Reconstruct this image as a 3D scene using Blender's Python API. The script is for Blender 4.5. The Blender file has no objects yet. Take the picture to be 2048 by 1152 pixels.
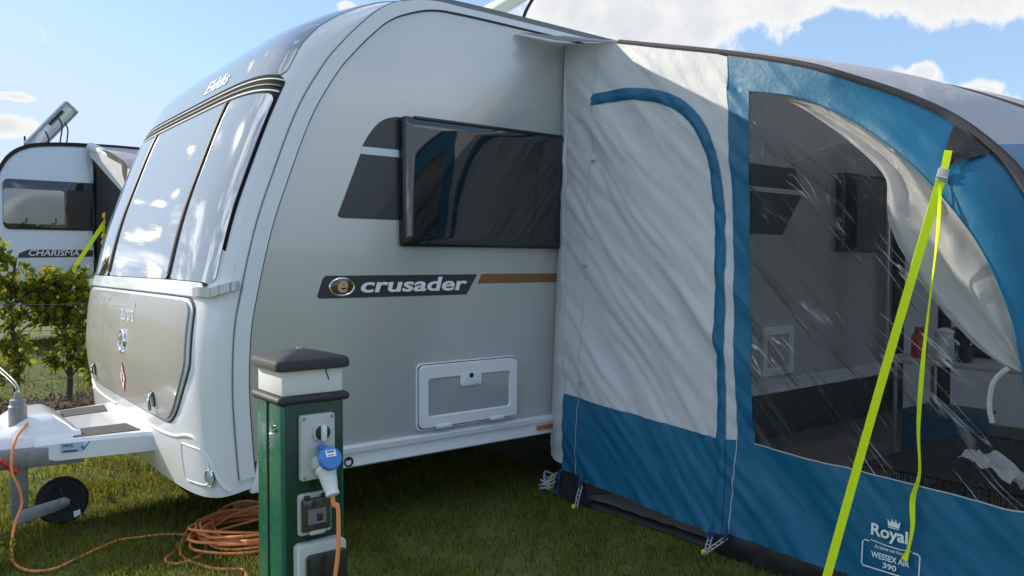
import bpy, bmesh, math, random
from mathutils import Vector, Matrix, noise
random.seed(7)
R = math.radians
C = bpy.context.scene.collection
SC = bpy.context.scene

# ---------------------------------------------------------------- helpers
WL = {}

class MB:
    def __init__(s): s.v = []; s.f = []
    def add(s, vs, fs):
        b = len(s.v); s.v += [tuple(p) for p in vs]; s.f += [tuple(b+i for i in q) for q in fs]
    def box(s, x0, x1, y0, y1, z0, z1):
        s.add([(x0,y0,z0),(x1,y0,z0),(x1,y1,z0),(x0,y1,z0),(x0,y0,z1),(x1,y0,z1),(x1,y1,z1),(x0,y1,z1)],
              [(3,2,1,0),(4,5,6,7),(0,1,5,4),(1,2,6,5),(2,3,7,6),(3,0,4,7)])
    def tube(s, pts, r, seg=8, caps=True, flat=None):
        pts = [Vector(p) for p in pts]; n = len(pts)
        rr = r if callable(r) else (lambda i: r)
        t0 = (pts[1]-pts[0]).normalized()
        ref = Vector((0,0,1)) if abs(t0.z) < .9 else Vector((1,0,0))
        u = t0.cross(ref).normalized()
        vs = []
        for i,p in enumerate(pts):
            t = (pts[min(i+1,n-1)]-pts[max(i-1,0)]).normalized()
            u = (u - t*u.dot(t)).normalized(); w = t.cross(u)
            for k in range(seg):
                a = 2*math.pi*k/seg
                vs.append(p + (u*math.cos(a)+w*math.sin(a))*rr(i))
        fs = []
        for i in range(n-1):
            for k in range(seg):
                k2 = (k+1) % seg
                fs.append((i*seg+k, i*seg+k2, (i+1)*seg+k2, (i+1)*seg+k))
        if caps:
            fs.append(tuple(reversed(range(seg)))); fs.append(tuple((n-1)*seg+k for k in range(seg)))
        s.add(vs, fs)
    def lathe(s, c, axis, prof, seg=24, close=False):
        """prof: list of (distance along axis, radius)"""
        c = Vector(c); ax = Vector(axis).normalized()
        ref = Vector((0,0,1)) if abs(ax.z) < .9 else Vector((1,0,0))
        u = ax.cross(ref).normalized(); w = ax.cross(u)
        vs = []
        for h,r in prof:
            for k in range(seg):
                a = 2*math.pi*k/seg
                vs.append(c+ax*h+(u*math.cos(a)+w*math.sin(a))*r)
        fs = []
        for i in range(len(prof)-1):
            for k in range(seg):
                k2 = (k+1) % seg
                fs.append((i*seg+k,(i+1)*seg+k,(i+1)*seg+k2,i*seg+k2))
        fs.append(tuple(range(seg))); fs.append(tuple(reversed([(len(prof)-1)*seg+k for k in range(seg)])))
        s.add(vs, fs)
    def prism(s, poly, ext):
        poly = [Vector(p) for p in poly]; e = Vector(ext); n = len(poly)
        s.add(poly+[p+e for p in poly], [tuple(reversed(range(n))), tuple(range(n,2*n))] +
              [(i,(i+1)%n,n+(i+1)%n,n+i) for i in range(n)])
    def grid(s, fn, nu, nv):
        vs = [fn(i/nu, j/nv) for i in range(nu+1) for j in range(nv+1)]
        fs = [(i*(nv+1)+j,(i+1)*(nv+1)+j,(i+1)*(nv+1)+j+1,i*(nv+1)+j+1) for i in range(nu) for j in range(nv)]
        s.add(vs, fs)
    def ellipsoid(s, c, rx, ry, rz, nu=12, nv=16):
        c = Vector(c)
        def fn(a,b):
            th = math.pi*a; ph = 2*math.pi*b
            return c+Vector((rx*math.sin(th)*math.cos(ph), ry*math.sin(th)*math.sin(ph), rz*math.cos(th)))
        s.grid(fn, nu, nv)
    def build(s, name, m, parent=None, bevel=0, smooth=True, ang=35, fix=True, seg=2):
        me = bpy.data.meshes.new(name)
        off = WL.get(parent.name, Vector((0,0,0))) if parent else Vector((0,0,0))
        me.from_pydata([(p[0]-off.x,p[1]-off.y,p[2]-off.z) for p in s.v], [], s.f)
        me.update()
        if fix or bevel:
            bm = bmesh.new(); bm.from_mesh(me)
            bmesh.ops.remove_doubles(bm, verts=bm.verts, dist=1e-5)
            if fix: bmesh.ops.recalc_face_normals(bm, faces=bm.faces)
            if bevel:
                ed = [e for e in bm.edges if len(e.link_faces)==2 and e.calc_face_angle(0) > R(30)]
                bmesh.ops.bevel(bm, geom=ed, offset=bevel, segments=seg, profile=.5, affect='EDGES', clamp_overlap=True)
            bm.to_mesh(me); bm.free()
        if smooth:
            me.polygons.foreach_set('use_smooth', [True]*len(me.polygons))
            me.set_sharp_from_angle(angle=R(ang))
        me.materials.append(m)
        o = bpy.data.objects.new(name, me); C.objects.link(o)
        if parent: o.parent = parent
        WL[o.name] = off.copy()
        return o

def tag(o, label=None, cat=None, group=None, kind=None):
    if label: o['label'] = label
    if cat: o['category'] = cat
    if group: o['group'] = group
    if kind: o['kind'] = kind
    return o

def thing(name, label, cat, loc, group=None):
    o = bpy.data.objects.new(name, None); C.objects.link(o)
    o.location = loc; o.empty_display_size = .1; WL[o.name] = Vector(loc)
    return tag(o, label, cat, group)

def copy_tree(o, parent=None):
    c = o.copy(); C.objects.link(c); c.parent = parent
    for ch in list(o.children): copy_tree(ch, c)
    return c

def catmull(P, per=8):
    P = [Vector(p) for p in P]; out = []
    for i in range(len(P)-1):
        p0=P[max(i-1,0)];p1=P[i];p2=P[i+1];p3=P[min(i+2,len(P)-1)]
        for k in range(per):
            f=k/per
            out.append(.5*((2*p1)+(p2-p0)*f+(2*p0-5*p1+4*p2-p3)*f*f+(3*p1-p0-3*p2+p3)*f**3))
    out.append(P[-1]); return out

def interp(K, t):
    if t <= K[0][0]: return K[0][1]
    for (a,b),(c,d) in zip(K, K[1:]):
        if t <= c: return b+(d-b)*(t-a)/(c-a)
    return K[-1][1]

def rrect(w, h, r, n=6):
    out=[]
    for cx,cy,a0 in ((w/2-r,h/2-r,0),(-w/2+r,h/2-r,90),(-w/2+r,-h/2+r,180),(w/2-r,-h/2+r,270)):
        for k in range(n+1):
            a=R(a0+90*k/n); out.append((cx+r*math.cos(a), cy+r*math.sin(a)))
    return out

def text_mesh(txt, width, height, bold=0., shear=0., depth=.002, spc=1.):
    """letters in the xy plane, centred, scaled to width x height"""
    cu = bpy.data.curves.new('lettering', 'FONT'); cu.body = txt; cu.size = 1
    cu.offset = bold; cu.shear = shear; cu.extrude = .02; cu.space_character = spc; cu.resolution_u = 4
    ob = bpy.data.objects.new('lettering_curve', cu); C.objects.link(ob)
    dg = bpy.context.evaluated_depsgraph_get()
    me = bpy.data.meshes.new_from_object(ob.evaluated_get(dg))
    vs = [v.co.copy() for v in me.vertices]; fs = [tuple(p.vertices) for p in me.polygons]
    bpy.data.objects.remove(ob); bpy.data.curves.remove(cu); bpy.data.meshes.remove(me)
    x0=min(v.x for v in vs);x1=max(v.x for v in vs);y0=min(v.y for v in vs);y1=max(v.y for v in vs)
    sx=width/(x1-x0); sy=height/(y1-y0)
    vs=[Vector(((v.x-(x0+x1)/2)*sx,(v.y-(y0+y1)/2)*sy,(v.z+.02)/.04*depth)) for v in vs]
    return vs, fs

def text_mb(txt, width, height, fn, **k):
    vs, fs = text_mesh(txt, width, height, **k)
    m = MB(); m.add([fn(v) for v in vs], fs); return m

# ---------------------------------------------------------------- materials
def mat(name, col, rough=.5, metal=0., coat=0., spec=.5, var=.0, vscale=8., bump=0., bscale=60., trans=0., stretch=(1,1,1), alpha=1.):
    m = bpy.data.materials.new(name); m.use_nodes = True
    nt = m.node_tree; N = nt.nodes; L = nt.links
    b = N['Principled BSDF']
    b.inputs['Base Color'].default_value = (*col, 1)
    b.inputs['Roughness'].default_value = rough; b.inputs['Metallic'].default_value = metal
    b.inputs['Coat Weight'].default_value = coat; b.inputs['Coat Roughness'].default_value = .03
    b.inputs['Specular IOR Level'].default_value = spec
    tc = N.new('ShaderNodeTexCoord'); mp = N.new('ShaderNodeMapping'); mp.inputs['Scale'].default_value = stretch
    L.new(tc.outputs['Object'], mp.inputs['Vector'])
    if var:
        n = N.new('ShaderNodeTexNoise'); n.inputs['Scale'].default_value = vscale; n.inputs['Detail'].default_value = 6
        L.new(mp.outputs['Vector'], n.inputs['Vector'])
        mx = N.new('ShaderNodeMix'); mx.data_type = 'RGBA'
        mx.inputs[6].default_value = (*[c*(1-var) for c in col],1); mx.inputs[7].default_value = (*[min(1,c*(1+var)) for c in col],1)
        L.new(n.outputs['Fac'], mx.inputs[0]); L.new(mx.outputs[2], b.inputs['Base Color'])
        mr = N.new('ShaderNodeMapRange'); mr.inputs[3].default_value = max(0,rough-min(.08,var*.8)); mr.inputs[4].default_value = min(1,rough+min(.12,var*1.2))
        L.new(n.outputs['Fac'], mr.inputs[0]); L.new(mr.outputs[0], b.inputs['Roughness'])
    if bump:
        n2 = N.new('ShaderNodeTexNoise'); n2.inputs['Scale'].default_value = bscale; n2.inputs['Detail'].default_value = 5
        L.new(mp.outputs['Vector'], n2.inputs['Vector'])
        bp = N.new('ShaderNodeBump'); bp.inputs['Strength'].default_value = bump; bp.inputs['Distance'].default_value = .01
        L.new(n2.outputs['Fac'], bp.inputs['Height']); L.new(bp.outputs['Normal'], b.inputs['Normal'])
    if trans:
        out = N['Material Output']; tr = N.new('ShaderNodeBsdfTranslucent'); ms = N.new('ShaderNodeMixShader')
        tr.inputs['Color'].default_value = (*col,1); ms.inputs[0].default_value = trans
        if var: L.new(mx.outputs[2], tr.inputs['Color'])
        L.new(b.outputs[0], ms.inputs[1]); L.new(tr.outputs[0], ms.inputs[2]); L.new(ms.outputs[0], out.inputs['Surface'])
    return m

M = {}
M['white_shell'] = mat('white_gelcoat', (.78,.79,.80), .22, 0, .6, var=.04, vscale=3)
M['side_paint'] = mat('grey_champagne_paint', (.53,.53,.515), .24, .40, .5, var=.04, vscale=2, bump=.007, bscale=1.2, stretch=(2.2,1,.35))
M['locker_paint'] = mat('taupe_locker_paint', (.36,.345,.31), .3, .12, .35, var=.05, vscale=9)
M['trim_white'] = mat('white_trim', (.76,.78,.80), .3, 0, .4, var=.05, vscale=5)
M['gasket'] = mat('matt_gasket', (.018,.018,.02), .85, spec=.08)
M['handle_silver'] = mat('silver_handle', (.66,.69,.73), .22, .55, .3)
M['seam_grey'] = mat('grey_sealant', (.16,.17,.18), .5)
M['trim_dark'] = mat('dark_seal', (.02,.02,.022), .45)
M['window_front'] = mat('silver_backed_acrylic', (.40,.42,.43), .03, .85, .8)
M['upper_glass'] = mat('grey_roof_glazing', (.30,.31,.32), .05, .75, 1.)
M['window_black'] = mat('black_acrylic', (.006,.006,.008), .04, 0, 1., spec=.6)
M['black_gloss'] = mat('black_gloss', (.010,.010,.011), .3, 0, .12)
M['decal_black'] = mat('charcoal_decal', (.028,.029,.032), .32, 0, .2, var=.1)
M['decal_orange'] = mat('bronze_stripe', (.24,.115,.045), .35, .2, .2)
M['decal_white'] = mat('silver_stripe', (.62,.66,.70), .3, .1)
M['letter_white'] = mat('white_lettering', (.82,.84,.86), .35)
M['chrome'] = mat('chrome', (.75,.77,.80), .07, 1.)
M['steel'] = mat('galvanised_steel', (.30,.31,.32), .5, .7, var=.35, vscale=25, bump=.1, bscale=80)
M['red_badge'] = mat('dark_red_enamel', (.10,.012,.012), .2, 0, 1.)
M['gold'] = mat('pale_gold', (.62,.48,.30), .2, .8)
M['red_plastic'] = mat('red_plastic', (.42,.02,.03), .35, 0, .3, var=.1)
M['red_paint'] = mat('red_sticker', (.55,.02,.03), .4)
M['amber'] = mat('amber_reflector', (.42,.12,.008), .2, 0, .6, bump=.15, bscale=200)
M['lens'] = mat('clear_lens', (.75,.78,.8), .08, .5, 1., bump=.4, bscale=120)
M['rubber'] = mat('black_rubber', (.016,.016,.017), .75, var=.4, vscale=20, bump=.2, bscale=80)
M['grip'] = mat('anti_slip_pad', (.075,.072,.07), .85, var=.25, vscale=120, bump=.4, bscale=300)
M['floor_dark'] = mat('underside_board', (.03,.03,.03), .9)
M['label_blue'] = mat('pale_blue_label', (.42,.55,.68), .4)
M['ink_dark'] = mat('dark_print', (.02,.05,.09), .5)
M['tick_blue'] = mat('blue_tick', (.02,.20,.45), .4)
M['post_green'] = mat('green_enamel', (.008,.105,.060), .24, 0, .3, var=.3, vscale=38, bump=.015, bscale=12)
M['post_green_shade'] = mat('shaded_green_enamel', (.005,.040,.023), .25, 0, .12, spec=.3, var=.15, vscale=14)  # post green darkened to paint the shade on its front face
M['post_cap'] = mat('weathered_black_plastic', (.022,.023,.025), .6, var=.45, vscale=30, bump=.12, bscale=140)
M['post_light'] = mat('opal_plastic', (.80,.79,.76), .45, var=.05, vscale=12, trans=.12)
M['socket_grey'] = mat('pale_grey_plastic', (.46,.48,.45), .4, var=.06, vscale=18)
M['plastic_white'] = mat('white_plastic', (.70,.71,.72), .35, var=.05, vscale=14)
M['plug_blue'] = mat('blue_plastic', (.035,.20,.56), .35, 0, .2, var=.06, vscale=20)
M['smoke'] = mat('smoked_plastic', (.03,.03,.03), .15, 0, .6)
M['cable'] = mat('orange_cable', (.78,.27,.08), .5, var=.12, vscale=12)
M['wood'] = mat('bare_wood', (.30,.20,.11), .7, var=.3, vscale=8, stretch=(1,6,6))
M['strap'] = mat('neon_yellow_webbing', (.80,.98,.0), .65, var=.06, vscale=90, bump=.2, bscale=500, trans=.12)
M['ladder_grey'] = mat('grey_rubber_ladder', (.42,.42,.43), .5)
M['loop_blue'] = mat('blue_webbing', (.01,.05,.22), .6)
M['black_cloth'] = mat('black_cloth', (.022,.021,.021), .8, var=.3, vscale=20, bump=.3, bscale=40)
M['piping'] = mat('charcoal_piping', (.03,.028,.032), .7, var=.3, vscale=30, bump=.2, bscale=150)
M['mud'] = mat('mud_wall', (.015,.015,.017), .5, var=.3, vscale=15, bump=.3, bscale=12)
M['carpet'] = mat('brown_grey_carpet', (.20,.165,.14), .9, var=.55, vscale=14, stretch=(4,1,1))
M['groundsheet'] = mat('groundsheet', (.10,.10,.10), .7, var=.2, vscale=10)
M['table_top'] = mat('pale_laminate', (.55,.52,.47), .35)
M['dark_plastic'] = mat('dark_plastic', (.02,.02,.022), .4)
M['bag'] = mat('white_carrier_bag', (.75,.76,.78), .3, trans=.3, bump=.4, bscale=25)
M['pale_paint'] = mat('pale_blue_white_paint', (.58,.64,.70), .3, .1, .4, var=.03)
M['nb_window'] = mat('tinted_window', (.025,.025,.025), .05, 0, 1.)
M['nb_pane'] = mat('pale_lit_glass', (.20,.23,.24), .06, .5, .8, var=.25, vscale=3)
M['solar'] = mat('pale_solar_underside', (.62,.66,.70), .25, .3)
M['dish'] = mat('cream_dome', (.66,.66,.50), .4, var=.08)
M['curtain_dark'] = mat('brown_curtain', (.05,.04,.035), .8, var=.4, vscale=10)
M['bark'] = mat('bark', (.06,.045,.03), .85, var=.4, vscale=30, bump=.5, bscale=40)
M['wire'] = mat('fence_wire', (.13,.13,.125), .45, .8)
M['black_wire'] = mat('black_wire', (.012,.012,.012), .4)
M['yellow_plastic'] = mat('yellow_plastic', (.75,.55,.01), .4)

def fabric(name, col, trans=.06, rough=.55, sheen=.2):
    m = mat(name, col, rough, var=.07, vscale=5, trans=trans)
    nt=m.node_tree; N=nt.nodes; L=nt.links; b=N['Principled BSDF']
    b.inputs['Sheen Weight'].default_value = sheen; b.inputs['Specular IOR Level'].default_value = .4
    tc=N.new('ShaderNodeTexCoord'); mp=N.new('ShaderNodeMapping')
    mp.vector_type='TEXTURE'; mp.inputs['Rotation'].default_value=(R(-45),0,0); mp.inputs['Scale'].default_value=(1,.13,.55)
    L.new(tc.outputs['Object'],mp.inputs['Vector'])
    n=N.new('ShaderNodeTexNoise'); n.inputs['Scale'].default_value=1.; n.inputs['Detail'].default_value=4; n.inputs['Roughness'].default_value=.45; n.inputs['Distortion'].default_value=.8
    L.new(mp.outputs['Vector'],n.inputs['Vector'])
    n2=N.new('ShaderNodeTexNoise'); n2.inputs['Scale'].default_value=26; n2.inputs['Detail'].default_value=3; n2.inputs['Distortion'].default_value=1.
    L.new(tc.outputs['Object'],n2.inputs['Vector'])
    n3=N.new('ShaderNodeTexNoise'); n3.inputs['Scale'].default_value=600
    L.new(tc.outputs['Object'],n3.inputs['Vector'])
    a=N.new('ShaderNodeMath'); a.operation='MULTIPLY_ADD'; a.inputs[1].default_value=.13
    L.new(n2.outputs['Fac'],a.inputs[0]); L.new(n.outputs['Fac'],a.inputs[2])
    a2=N.new('ShaderNodeMath'); a2.operation='MULTIPLY_ADD'; a2.inputs[1].default_value=.03
    L.new(n3.outputs['Fac'],a2.inputs[0]); L.new(a.outputs[0],a2.inputs[2])
    bp=N.new('ShaderNodeBump'); bp.inputs['Strength'].default_value=.65; bp.inputs['Distance'].default_value=.018
    L.new(a2.outputs[0],bp.inputs['Height']); L.new(bp.outputs['Normal'],b.inputs['Normal'])
    return m
M['fab_grey']=fabric('pale_grey_polyester',(.60,.60,.605),.08)
M['fab_blue']=fabric('petrol_blue_polyester',(.004,.122,.232),.06,.45,0)
M['fab_roof']=fabric('light_grey_roof_polyester',(.50,.49,.52),.32)
M['fab_curtain']=fabric('white_voile',(.92,.92,.92),.5,.35)

def pvc():
    m=bpy.data.materials.new('clear_creased_pvc'); m.use_nodes=True
    nt=m.node_tree;N=nt.nodes;L=nt.links; out=N['Material Output']; b=N['Principled BSDF']
    b.inputs['Base Color'].default_value=(.30,.31,.31,1); b.inputs['Roughness'].default_value=.10
    tc=N.new('ShaderNodeTexCoord'); mp=N.new('ShaderNodeMapping')
    mp.vector_type='TEXTURE'; mp.inputs['Rotation'].default_value=(R(-46),0,0); mp.inputs['Scale'].default_value=(1,.075,.62)
    L.new(tc.outputs['Object'],mp.inputs['Vector'])
    n=N.new('ShaderNodeTexNoise'); n.inputs['Scale'].default_value=1.0; n.inputs['Detail'].default_value=3; n.inputs['Roughness'].default_value=.42; n.inputs['Distortion'].default_value=.55
    L.new(mp.outputs['Vector'],n.inputs['Vector'])
    n2=N.new('ShaderNodeTexNoise'); n2.inputs['Scale'].default_value=4.5; n2.inputs['Detail'].default_value=4; n2.inputs['Distortion'].default_value=1.4
    L.new(mp.outputs['Vector'],n2.inputs['Vector'])
    ad=N.new('ShaderNodeMath'); ad.operation='MULTIPLY_ADD'; ad.inputs[1].default_value=.14
    L.new(n2.outputs['Fac'],ad.inputs[0]); L.new(n.outputs['Fac'],ad.inputs[2])
    bp=N.new('ShaderNodeBump'); bp.inputs['Strength'].default_value=.7; bp.inputs['Distance'].default_value=.03
    L.new(ad.outputs[0],bp.inputs['Height']); L.new(bp.outputs['Normal'],b.inputs['Normal'])
    # sky glints on the creases, painted in white: thin ridges where the warped noise crosses its middle value, broken up by a second noise
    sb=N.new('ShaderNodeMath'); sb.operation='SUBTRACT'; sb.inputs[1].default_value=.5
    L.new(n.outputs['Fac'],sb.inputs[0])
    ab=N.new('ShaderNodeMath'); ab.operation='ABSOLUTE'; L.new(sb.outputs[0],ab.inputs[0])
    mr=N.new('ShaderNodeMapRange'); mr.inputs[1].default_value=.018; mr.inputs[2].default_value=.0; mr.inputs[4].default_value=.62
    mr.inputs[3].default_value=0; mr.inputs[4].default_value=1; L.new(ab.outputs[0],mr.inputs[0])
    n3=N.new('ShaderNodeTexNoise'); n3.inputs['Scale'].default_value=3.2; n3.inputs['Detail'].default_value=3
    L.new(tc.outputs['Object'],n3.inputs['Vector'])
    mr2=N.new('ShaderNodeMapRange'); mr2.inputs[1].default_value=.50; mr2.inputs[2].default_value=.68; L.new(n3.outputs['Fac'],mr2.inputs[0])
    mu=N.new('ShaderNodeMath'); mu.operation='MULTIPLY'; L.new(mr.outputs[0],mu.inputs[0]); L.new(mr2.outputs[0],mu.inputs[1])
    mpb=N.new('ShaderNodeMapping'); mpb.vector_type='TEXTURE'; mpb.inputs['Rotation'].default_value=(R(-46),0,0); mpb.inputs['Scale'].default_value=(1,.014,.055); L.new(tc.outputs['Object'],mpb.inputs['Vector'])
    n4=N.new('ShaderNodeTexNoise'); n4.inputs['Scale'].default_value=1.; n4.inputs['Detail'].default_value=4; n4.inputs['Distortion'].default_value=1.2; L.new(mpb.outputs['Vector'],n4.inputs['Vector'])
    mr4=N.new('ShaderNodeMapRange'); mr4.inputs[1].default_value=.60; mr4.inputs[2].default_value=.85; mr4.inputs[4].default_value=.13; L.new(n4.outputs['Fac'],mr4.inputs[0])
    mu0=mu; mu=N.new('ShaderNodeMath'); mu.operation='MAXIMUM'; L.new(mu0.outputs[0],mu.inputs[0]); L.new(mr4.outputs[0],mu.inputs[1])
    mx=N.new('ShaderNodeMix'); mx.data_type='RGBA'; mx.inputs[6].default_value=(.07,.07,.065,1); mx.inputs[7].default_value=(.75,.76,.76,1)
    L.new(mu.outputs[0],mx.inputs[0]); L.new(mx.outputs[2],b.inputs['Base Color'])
    tr=N.new('ShaderNodeBsdfTransparent'); tr.inputs['Color'].default_value=(.92,.91,.89,1)
    fr=N.new('ShaderNodeFresnel'); fr.inputs['IOR'].default_value=1.45; L.new(bp.outputs['Normal'],fr.inputs['Normal'])
    f0=N.new('ShaderNodeMath'); f0.operation='MULTIPLY_ADD'; f0.inputs[1].default_value=.8; f0.inputs[2].default_value=.07; L.new(fr.outputs[0],f0.inputs[0])
    fa=N.new('ShaderNodeMath'); fa.operation='MULTIPLY_ADD'; fa.use_clamp=True; fa.inputs[1].default_value=.8
    L.new(mu.outputs[0],fa.inputs[0]); L.new(f0.outputs[0],fa.inputs[2])
    ms=N.new('ShaderNodeMixShader'); L.new(fa.outputs[0],ms.inputs[0]); L.new(tr.outputs[0],ms.inputs[1]); L.new(b.outputs[0],ms.inputs[2])
    L.new(ms.outputs[0],out.inputs['Surface']); return m
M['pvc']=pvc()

def leafmat(name, a, b_, trans=.45):
    m=bpy.data.materials.new(name); m.use_nodes=True
    nt=m.node_tree;N=nt.nodes;L=nt.links; out=N['Material Output']; b=N['Principled BSDF']
    b.inputs['Roughness'].default_value=.6; b.inputs['Specular IOR Level'].default_value=.18
    g=N.new('ShaderNodeNewGeometry'); mx=N.new('ShaderNodeMix'); mx.data_type='RGBA'
    mx.inputs[6].default_value=(*a,1); mx.inputs[7].default_value=(*b_,1)
    L.new(g.outputs['Random Per Island'],mx.inputs[0]); L.new(mx.outputs[2],b.inputs['Base Color'])
    tr=N.new('ShaderNodeBsdfTranslucent'); ms=N.new('ShaderNodeMixShader'); ms.inputs[0].default_value=trans
    br=N.new('ShaderNodeBrightContrast'); br.inputs['Bright'].default_value=.0
    L.new(mx.outputs[2],tr.inputs['Color']); L.new(b.outputs[0],ms.inputs[1]); L.new(tr.outputs[0],ms.inputs[2]); L.new(ms.outputs[0],out.inputs['Surface'])
    return m
M['leaf']=leafmat('hedge_leaf',(.09,.15,.016),(.32,.33,.035),.6)
M['leaf_yellow']=leafmat('young_leaf',(.26,.27,.03),(.45,.36,.05),.55)
M['blade']=leafmat('grass_blade',(.042,.082,.012),(.34,.33,.045),.6)
M['dry']=leafmat('dry_litter',(.09,.06,.035),(.16,.11,.06),.15)

def ground_mat():
    m=mat('lawn',(.10,.125,.025),.9,var=.5,vscale=5,bump=.6,bscale=60); return m
M['lawn']=ground_mat()
M['soil']=mat('soil',(.055,.04,.025),.95,var=.5,vscale=12,bump=.8,bscale=25)

# ---------------------------------------------------------------- camera
cam = bpy.data.cameras.new('camera'); co = bpy.data.objects.new('camera', cam); C.objects.link(co)
F = 1577.; PITCH = math.atan(49/F); YAW = R(51.97)
cam.sensor_width = 36; cam.lens = F/2048*36; cam.clip_start = .05; cam.clip_end = 3000
co.location = (0,0,1.3); co.rotation_euler = (R(90)-PITCH, 0, YAW-R(90)); SC.camera = co

# ---------------------------------------------------------------- sky and sun
SUN = Vector((-.55,1.,.56)).normalized()
EL = math.asin(SUN.z); AZ = math.atan2(SUN.x, SUN.y)        # clockwise from +Y
sun = bpy.data.lights.new('sun','SUN'); sun.energy = 4.1; sun.angle = R(.5); sun.color = (1,.91,.78)
so = bpy.data.objects.new('sun', sun); C.objects.link(so); so.location = (-10,20,15)
so.rotation_euler = SUN.to_track_quat('Z','Y').to_euler()
def px_dir(px,py):
    fw=Vector((math.cos(YAW)*math.cos(PITCH),math.sin(YAW)*math.cos(PITCH),-math.sin(PITCH)))
    rt=Vector((math.sin(YAW),-math.cos(YAW),0)); up=rt.cross(fw)
    return (fw+rt*((px-1024)/F)-up*((py-576)/F)).normalized()
def world():
    w=bpy.data.worlds.new('World'); SC.world=w; w.use_nodes=True
    nt=w.node_tree;N=nt.nodes;L=nt.links; bg=N['Background']; bg.inputs['Strength'].default_value=.15
    sk=N.new('ShaderNodeTexSky'); sk.sky_type='NISHITA'; sk.sun_disc=False; sk.sun_elevation=EL; sk.sun_rotation=AZ
    sk.air_density=1.; sk.dust_density=.4; sk.ozone_density=1.5
    tc=N.new('ShaderNodeTexCoord'); sx=N.new('ShaderNodeSeparateXYZ'); L.new(tc.outputs['Generated'],sx.inputs[0])
    def math_(op,a=None,b=None,clamp=False):
        n=N.new('ShaderNodeMath'); n.operation=op; n.use_clamp=clamp
        for i,x in enumerate((a,b)):
            if x is None: continue
            if isinstance(x,(int,float)): n.inputs[i].default_value=x
            else: L.new(x,n.inputs[i])
        return n.outputs[0]
    z=math_('MAXIMUM',sx.outputs['Z'],0.0); z=math_('ADD',z,.18)
    cx=N.new('ShaderNodeCombineXYZ'); L.new(math_('DIVIDE',sx.outputs['X'],z),cx.inputs[0]); L.new(math_('DIVIDE',sx.outputs['Y'],z),cx.inputs[1])
    n=N.new('ShaderNodeTexNoise'); n.inputs['Scale'].default_value=1.15; n.inputs['Detail'].default_value=9; n.inputs['Roughness'].default_value=.58; n.inputs['Distortion'].default_value=.25
    L.new(cx.outputs[0],n.inputs['Vector'])
    n2=N.new('ShaderNodeTexNoise'); n2.inputs['Scale'].default_value=16; n2.inputs['Detail'].default_value=8; n2.inputs['Roughness'].default_value=.62; n2.inputs['Distortion'].default_value=.3
    L.new(tc.outputs['Generated'],n2.inputs['Vector'])
    fac=math_('SUBTRACT',n.outputs['Fac'],.07)
    def blob(px,py,rad,amt,flat=1.,d=None):
        d=d or px_dir(px,py); vm=N.new('ShaderNodeVectorMath'); vm.operation='SUBTRACT'
        L.new(tc.outputs['Generated'],vm.inputs[0]); vm.inputs[1].default_value=d
        v2=N.new('ShaderNodeVectorMath'); v2.operation='MULTIPLY'; v2.inputs[1].default_value=(1,1,flat); L.new(vm.outputs[0],v2.inputs[0])
        ln=N.new('ShaderNodeVectorMath'); ln.operation='LENGTH'; L.new(v2.outputs[0],ln.inputs[0])
        mr=N.new('ShaderNodeMapRange'); mr.interpolation_type='SMOOTHSTEP'; mr.inputs[1].default_value=0; mr.inputs[2].default_value=rad
        mr.inputs[3].default_value=amt; mr.inputs[4].default_value=0; L.new(ln.outputs['Value'],mr.inputs[0]); return mr.outputs[0]
    shape=None
    for b in ((1240,40,.17,.55,2.2),(1420,-10,.20,.5,1.9),(1150,30,.12,.4,1.5),(1330,90,.08,.35,2.2),(1650,-70,.16,.45,2.6),(1900,10,.11,.42,3.2),(2060,20,.12,.45,3.),(1540,-40,.14,.4,2.4),(1770,-25,.11,.45,2.6),
              (1810,165,.055,.45,1.7),(1880,205,.045,.5,1.4),(1965,190,.040,.62,1.1),(2035,225,.035,.5,1.4),(1770,190,.035,.32,1.8),(1860,140,.03,.4,1.8),
              (20,255,.06,.36,3.5),(10,190,.035,.33,5.),(110,272,.05,.26,5.),(40,195,.04,.20,5.),(-70,240,.07,.45,3.),(690,15,.03,.45,2.)):
        o=blob(*b); shape = o if shape is None else math_('ADD',shape,o)
    shape2=None
    for az,el,rad,amt,flat in ((100.5,8.2,.05,.55,1.3),(97,4.6,.10,.5,3.),(103,5,.09,.5,3.),(98.8,11.6,.022,.5,1.5),(97.2,11.2,.018,.45,1.5),(99.6,13.3,.022,.5,1.),(97.3,16.4,.024,.5,1.),(95,26,.05,.4,2.),(98,30,.06,.35,2.),(133,22,.07,.5,1.2),(140,30,.09,.5,1.2),(155,33,.09,.5,1.2),(128,35,.06,.5,1.),(150,20,.08,.45,2.),(170,50,.16,.5,1.3),(186,54,.12,.45,2.),(160,64,.16,.5,1.),(135,44,.10,.5,2.),(180,74,.14,.5,1.),(120,52,.08,.4,2.)):
        o=blob(0,0,rad,amt,flat,Vector((math.cos(R(az))*math.cos(R(el)),math.sin(R(az))*math.cos(R(el)),math.sin(R(el))))); shape2 = o if shape2 is None else math_('ADD',shape2,o)
    det=math_('MULTIPLY',math_('SUBTRACT',n2.outputs['Fac'],.5),1.35)
    shape=math_('ADD',math_('MINIMUM',shape,.55),det)
    placed=N.new('ShaderNodeMapRange'); placed.inputs[1].default_value=.20; placed.inputs[2].default_value=.42; placed.interpolation_type='SMOOTHSTEP'; L.new(shape,placed.inputs[0])
    # unseen free clouds, made extra bright to lift the shade, everywhere but inside the photographed part of the sky
    front=blob(1024,300,.92,1.); 
    fr=N.new('ShaderNodeMapRange'); fr.inputs[1].default_value=.46; fr.inputs[2].default_value=.60; fr.interpolation_type='SMOOTHSTEP'
    L.new(math_('SUBTRACT',math_('ADD',fac,.05),front),fr.inputs[0])
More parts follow.
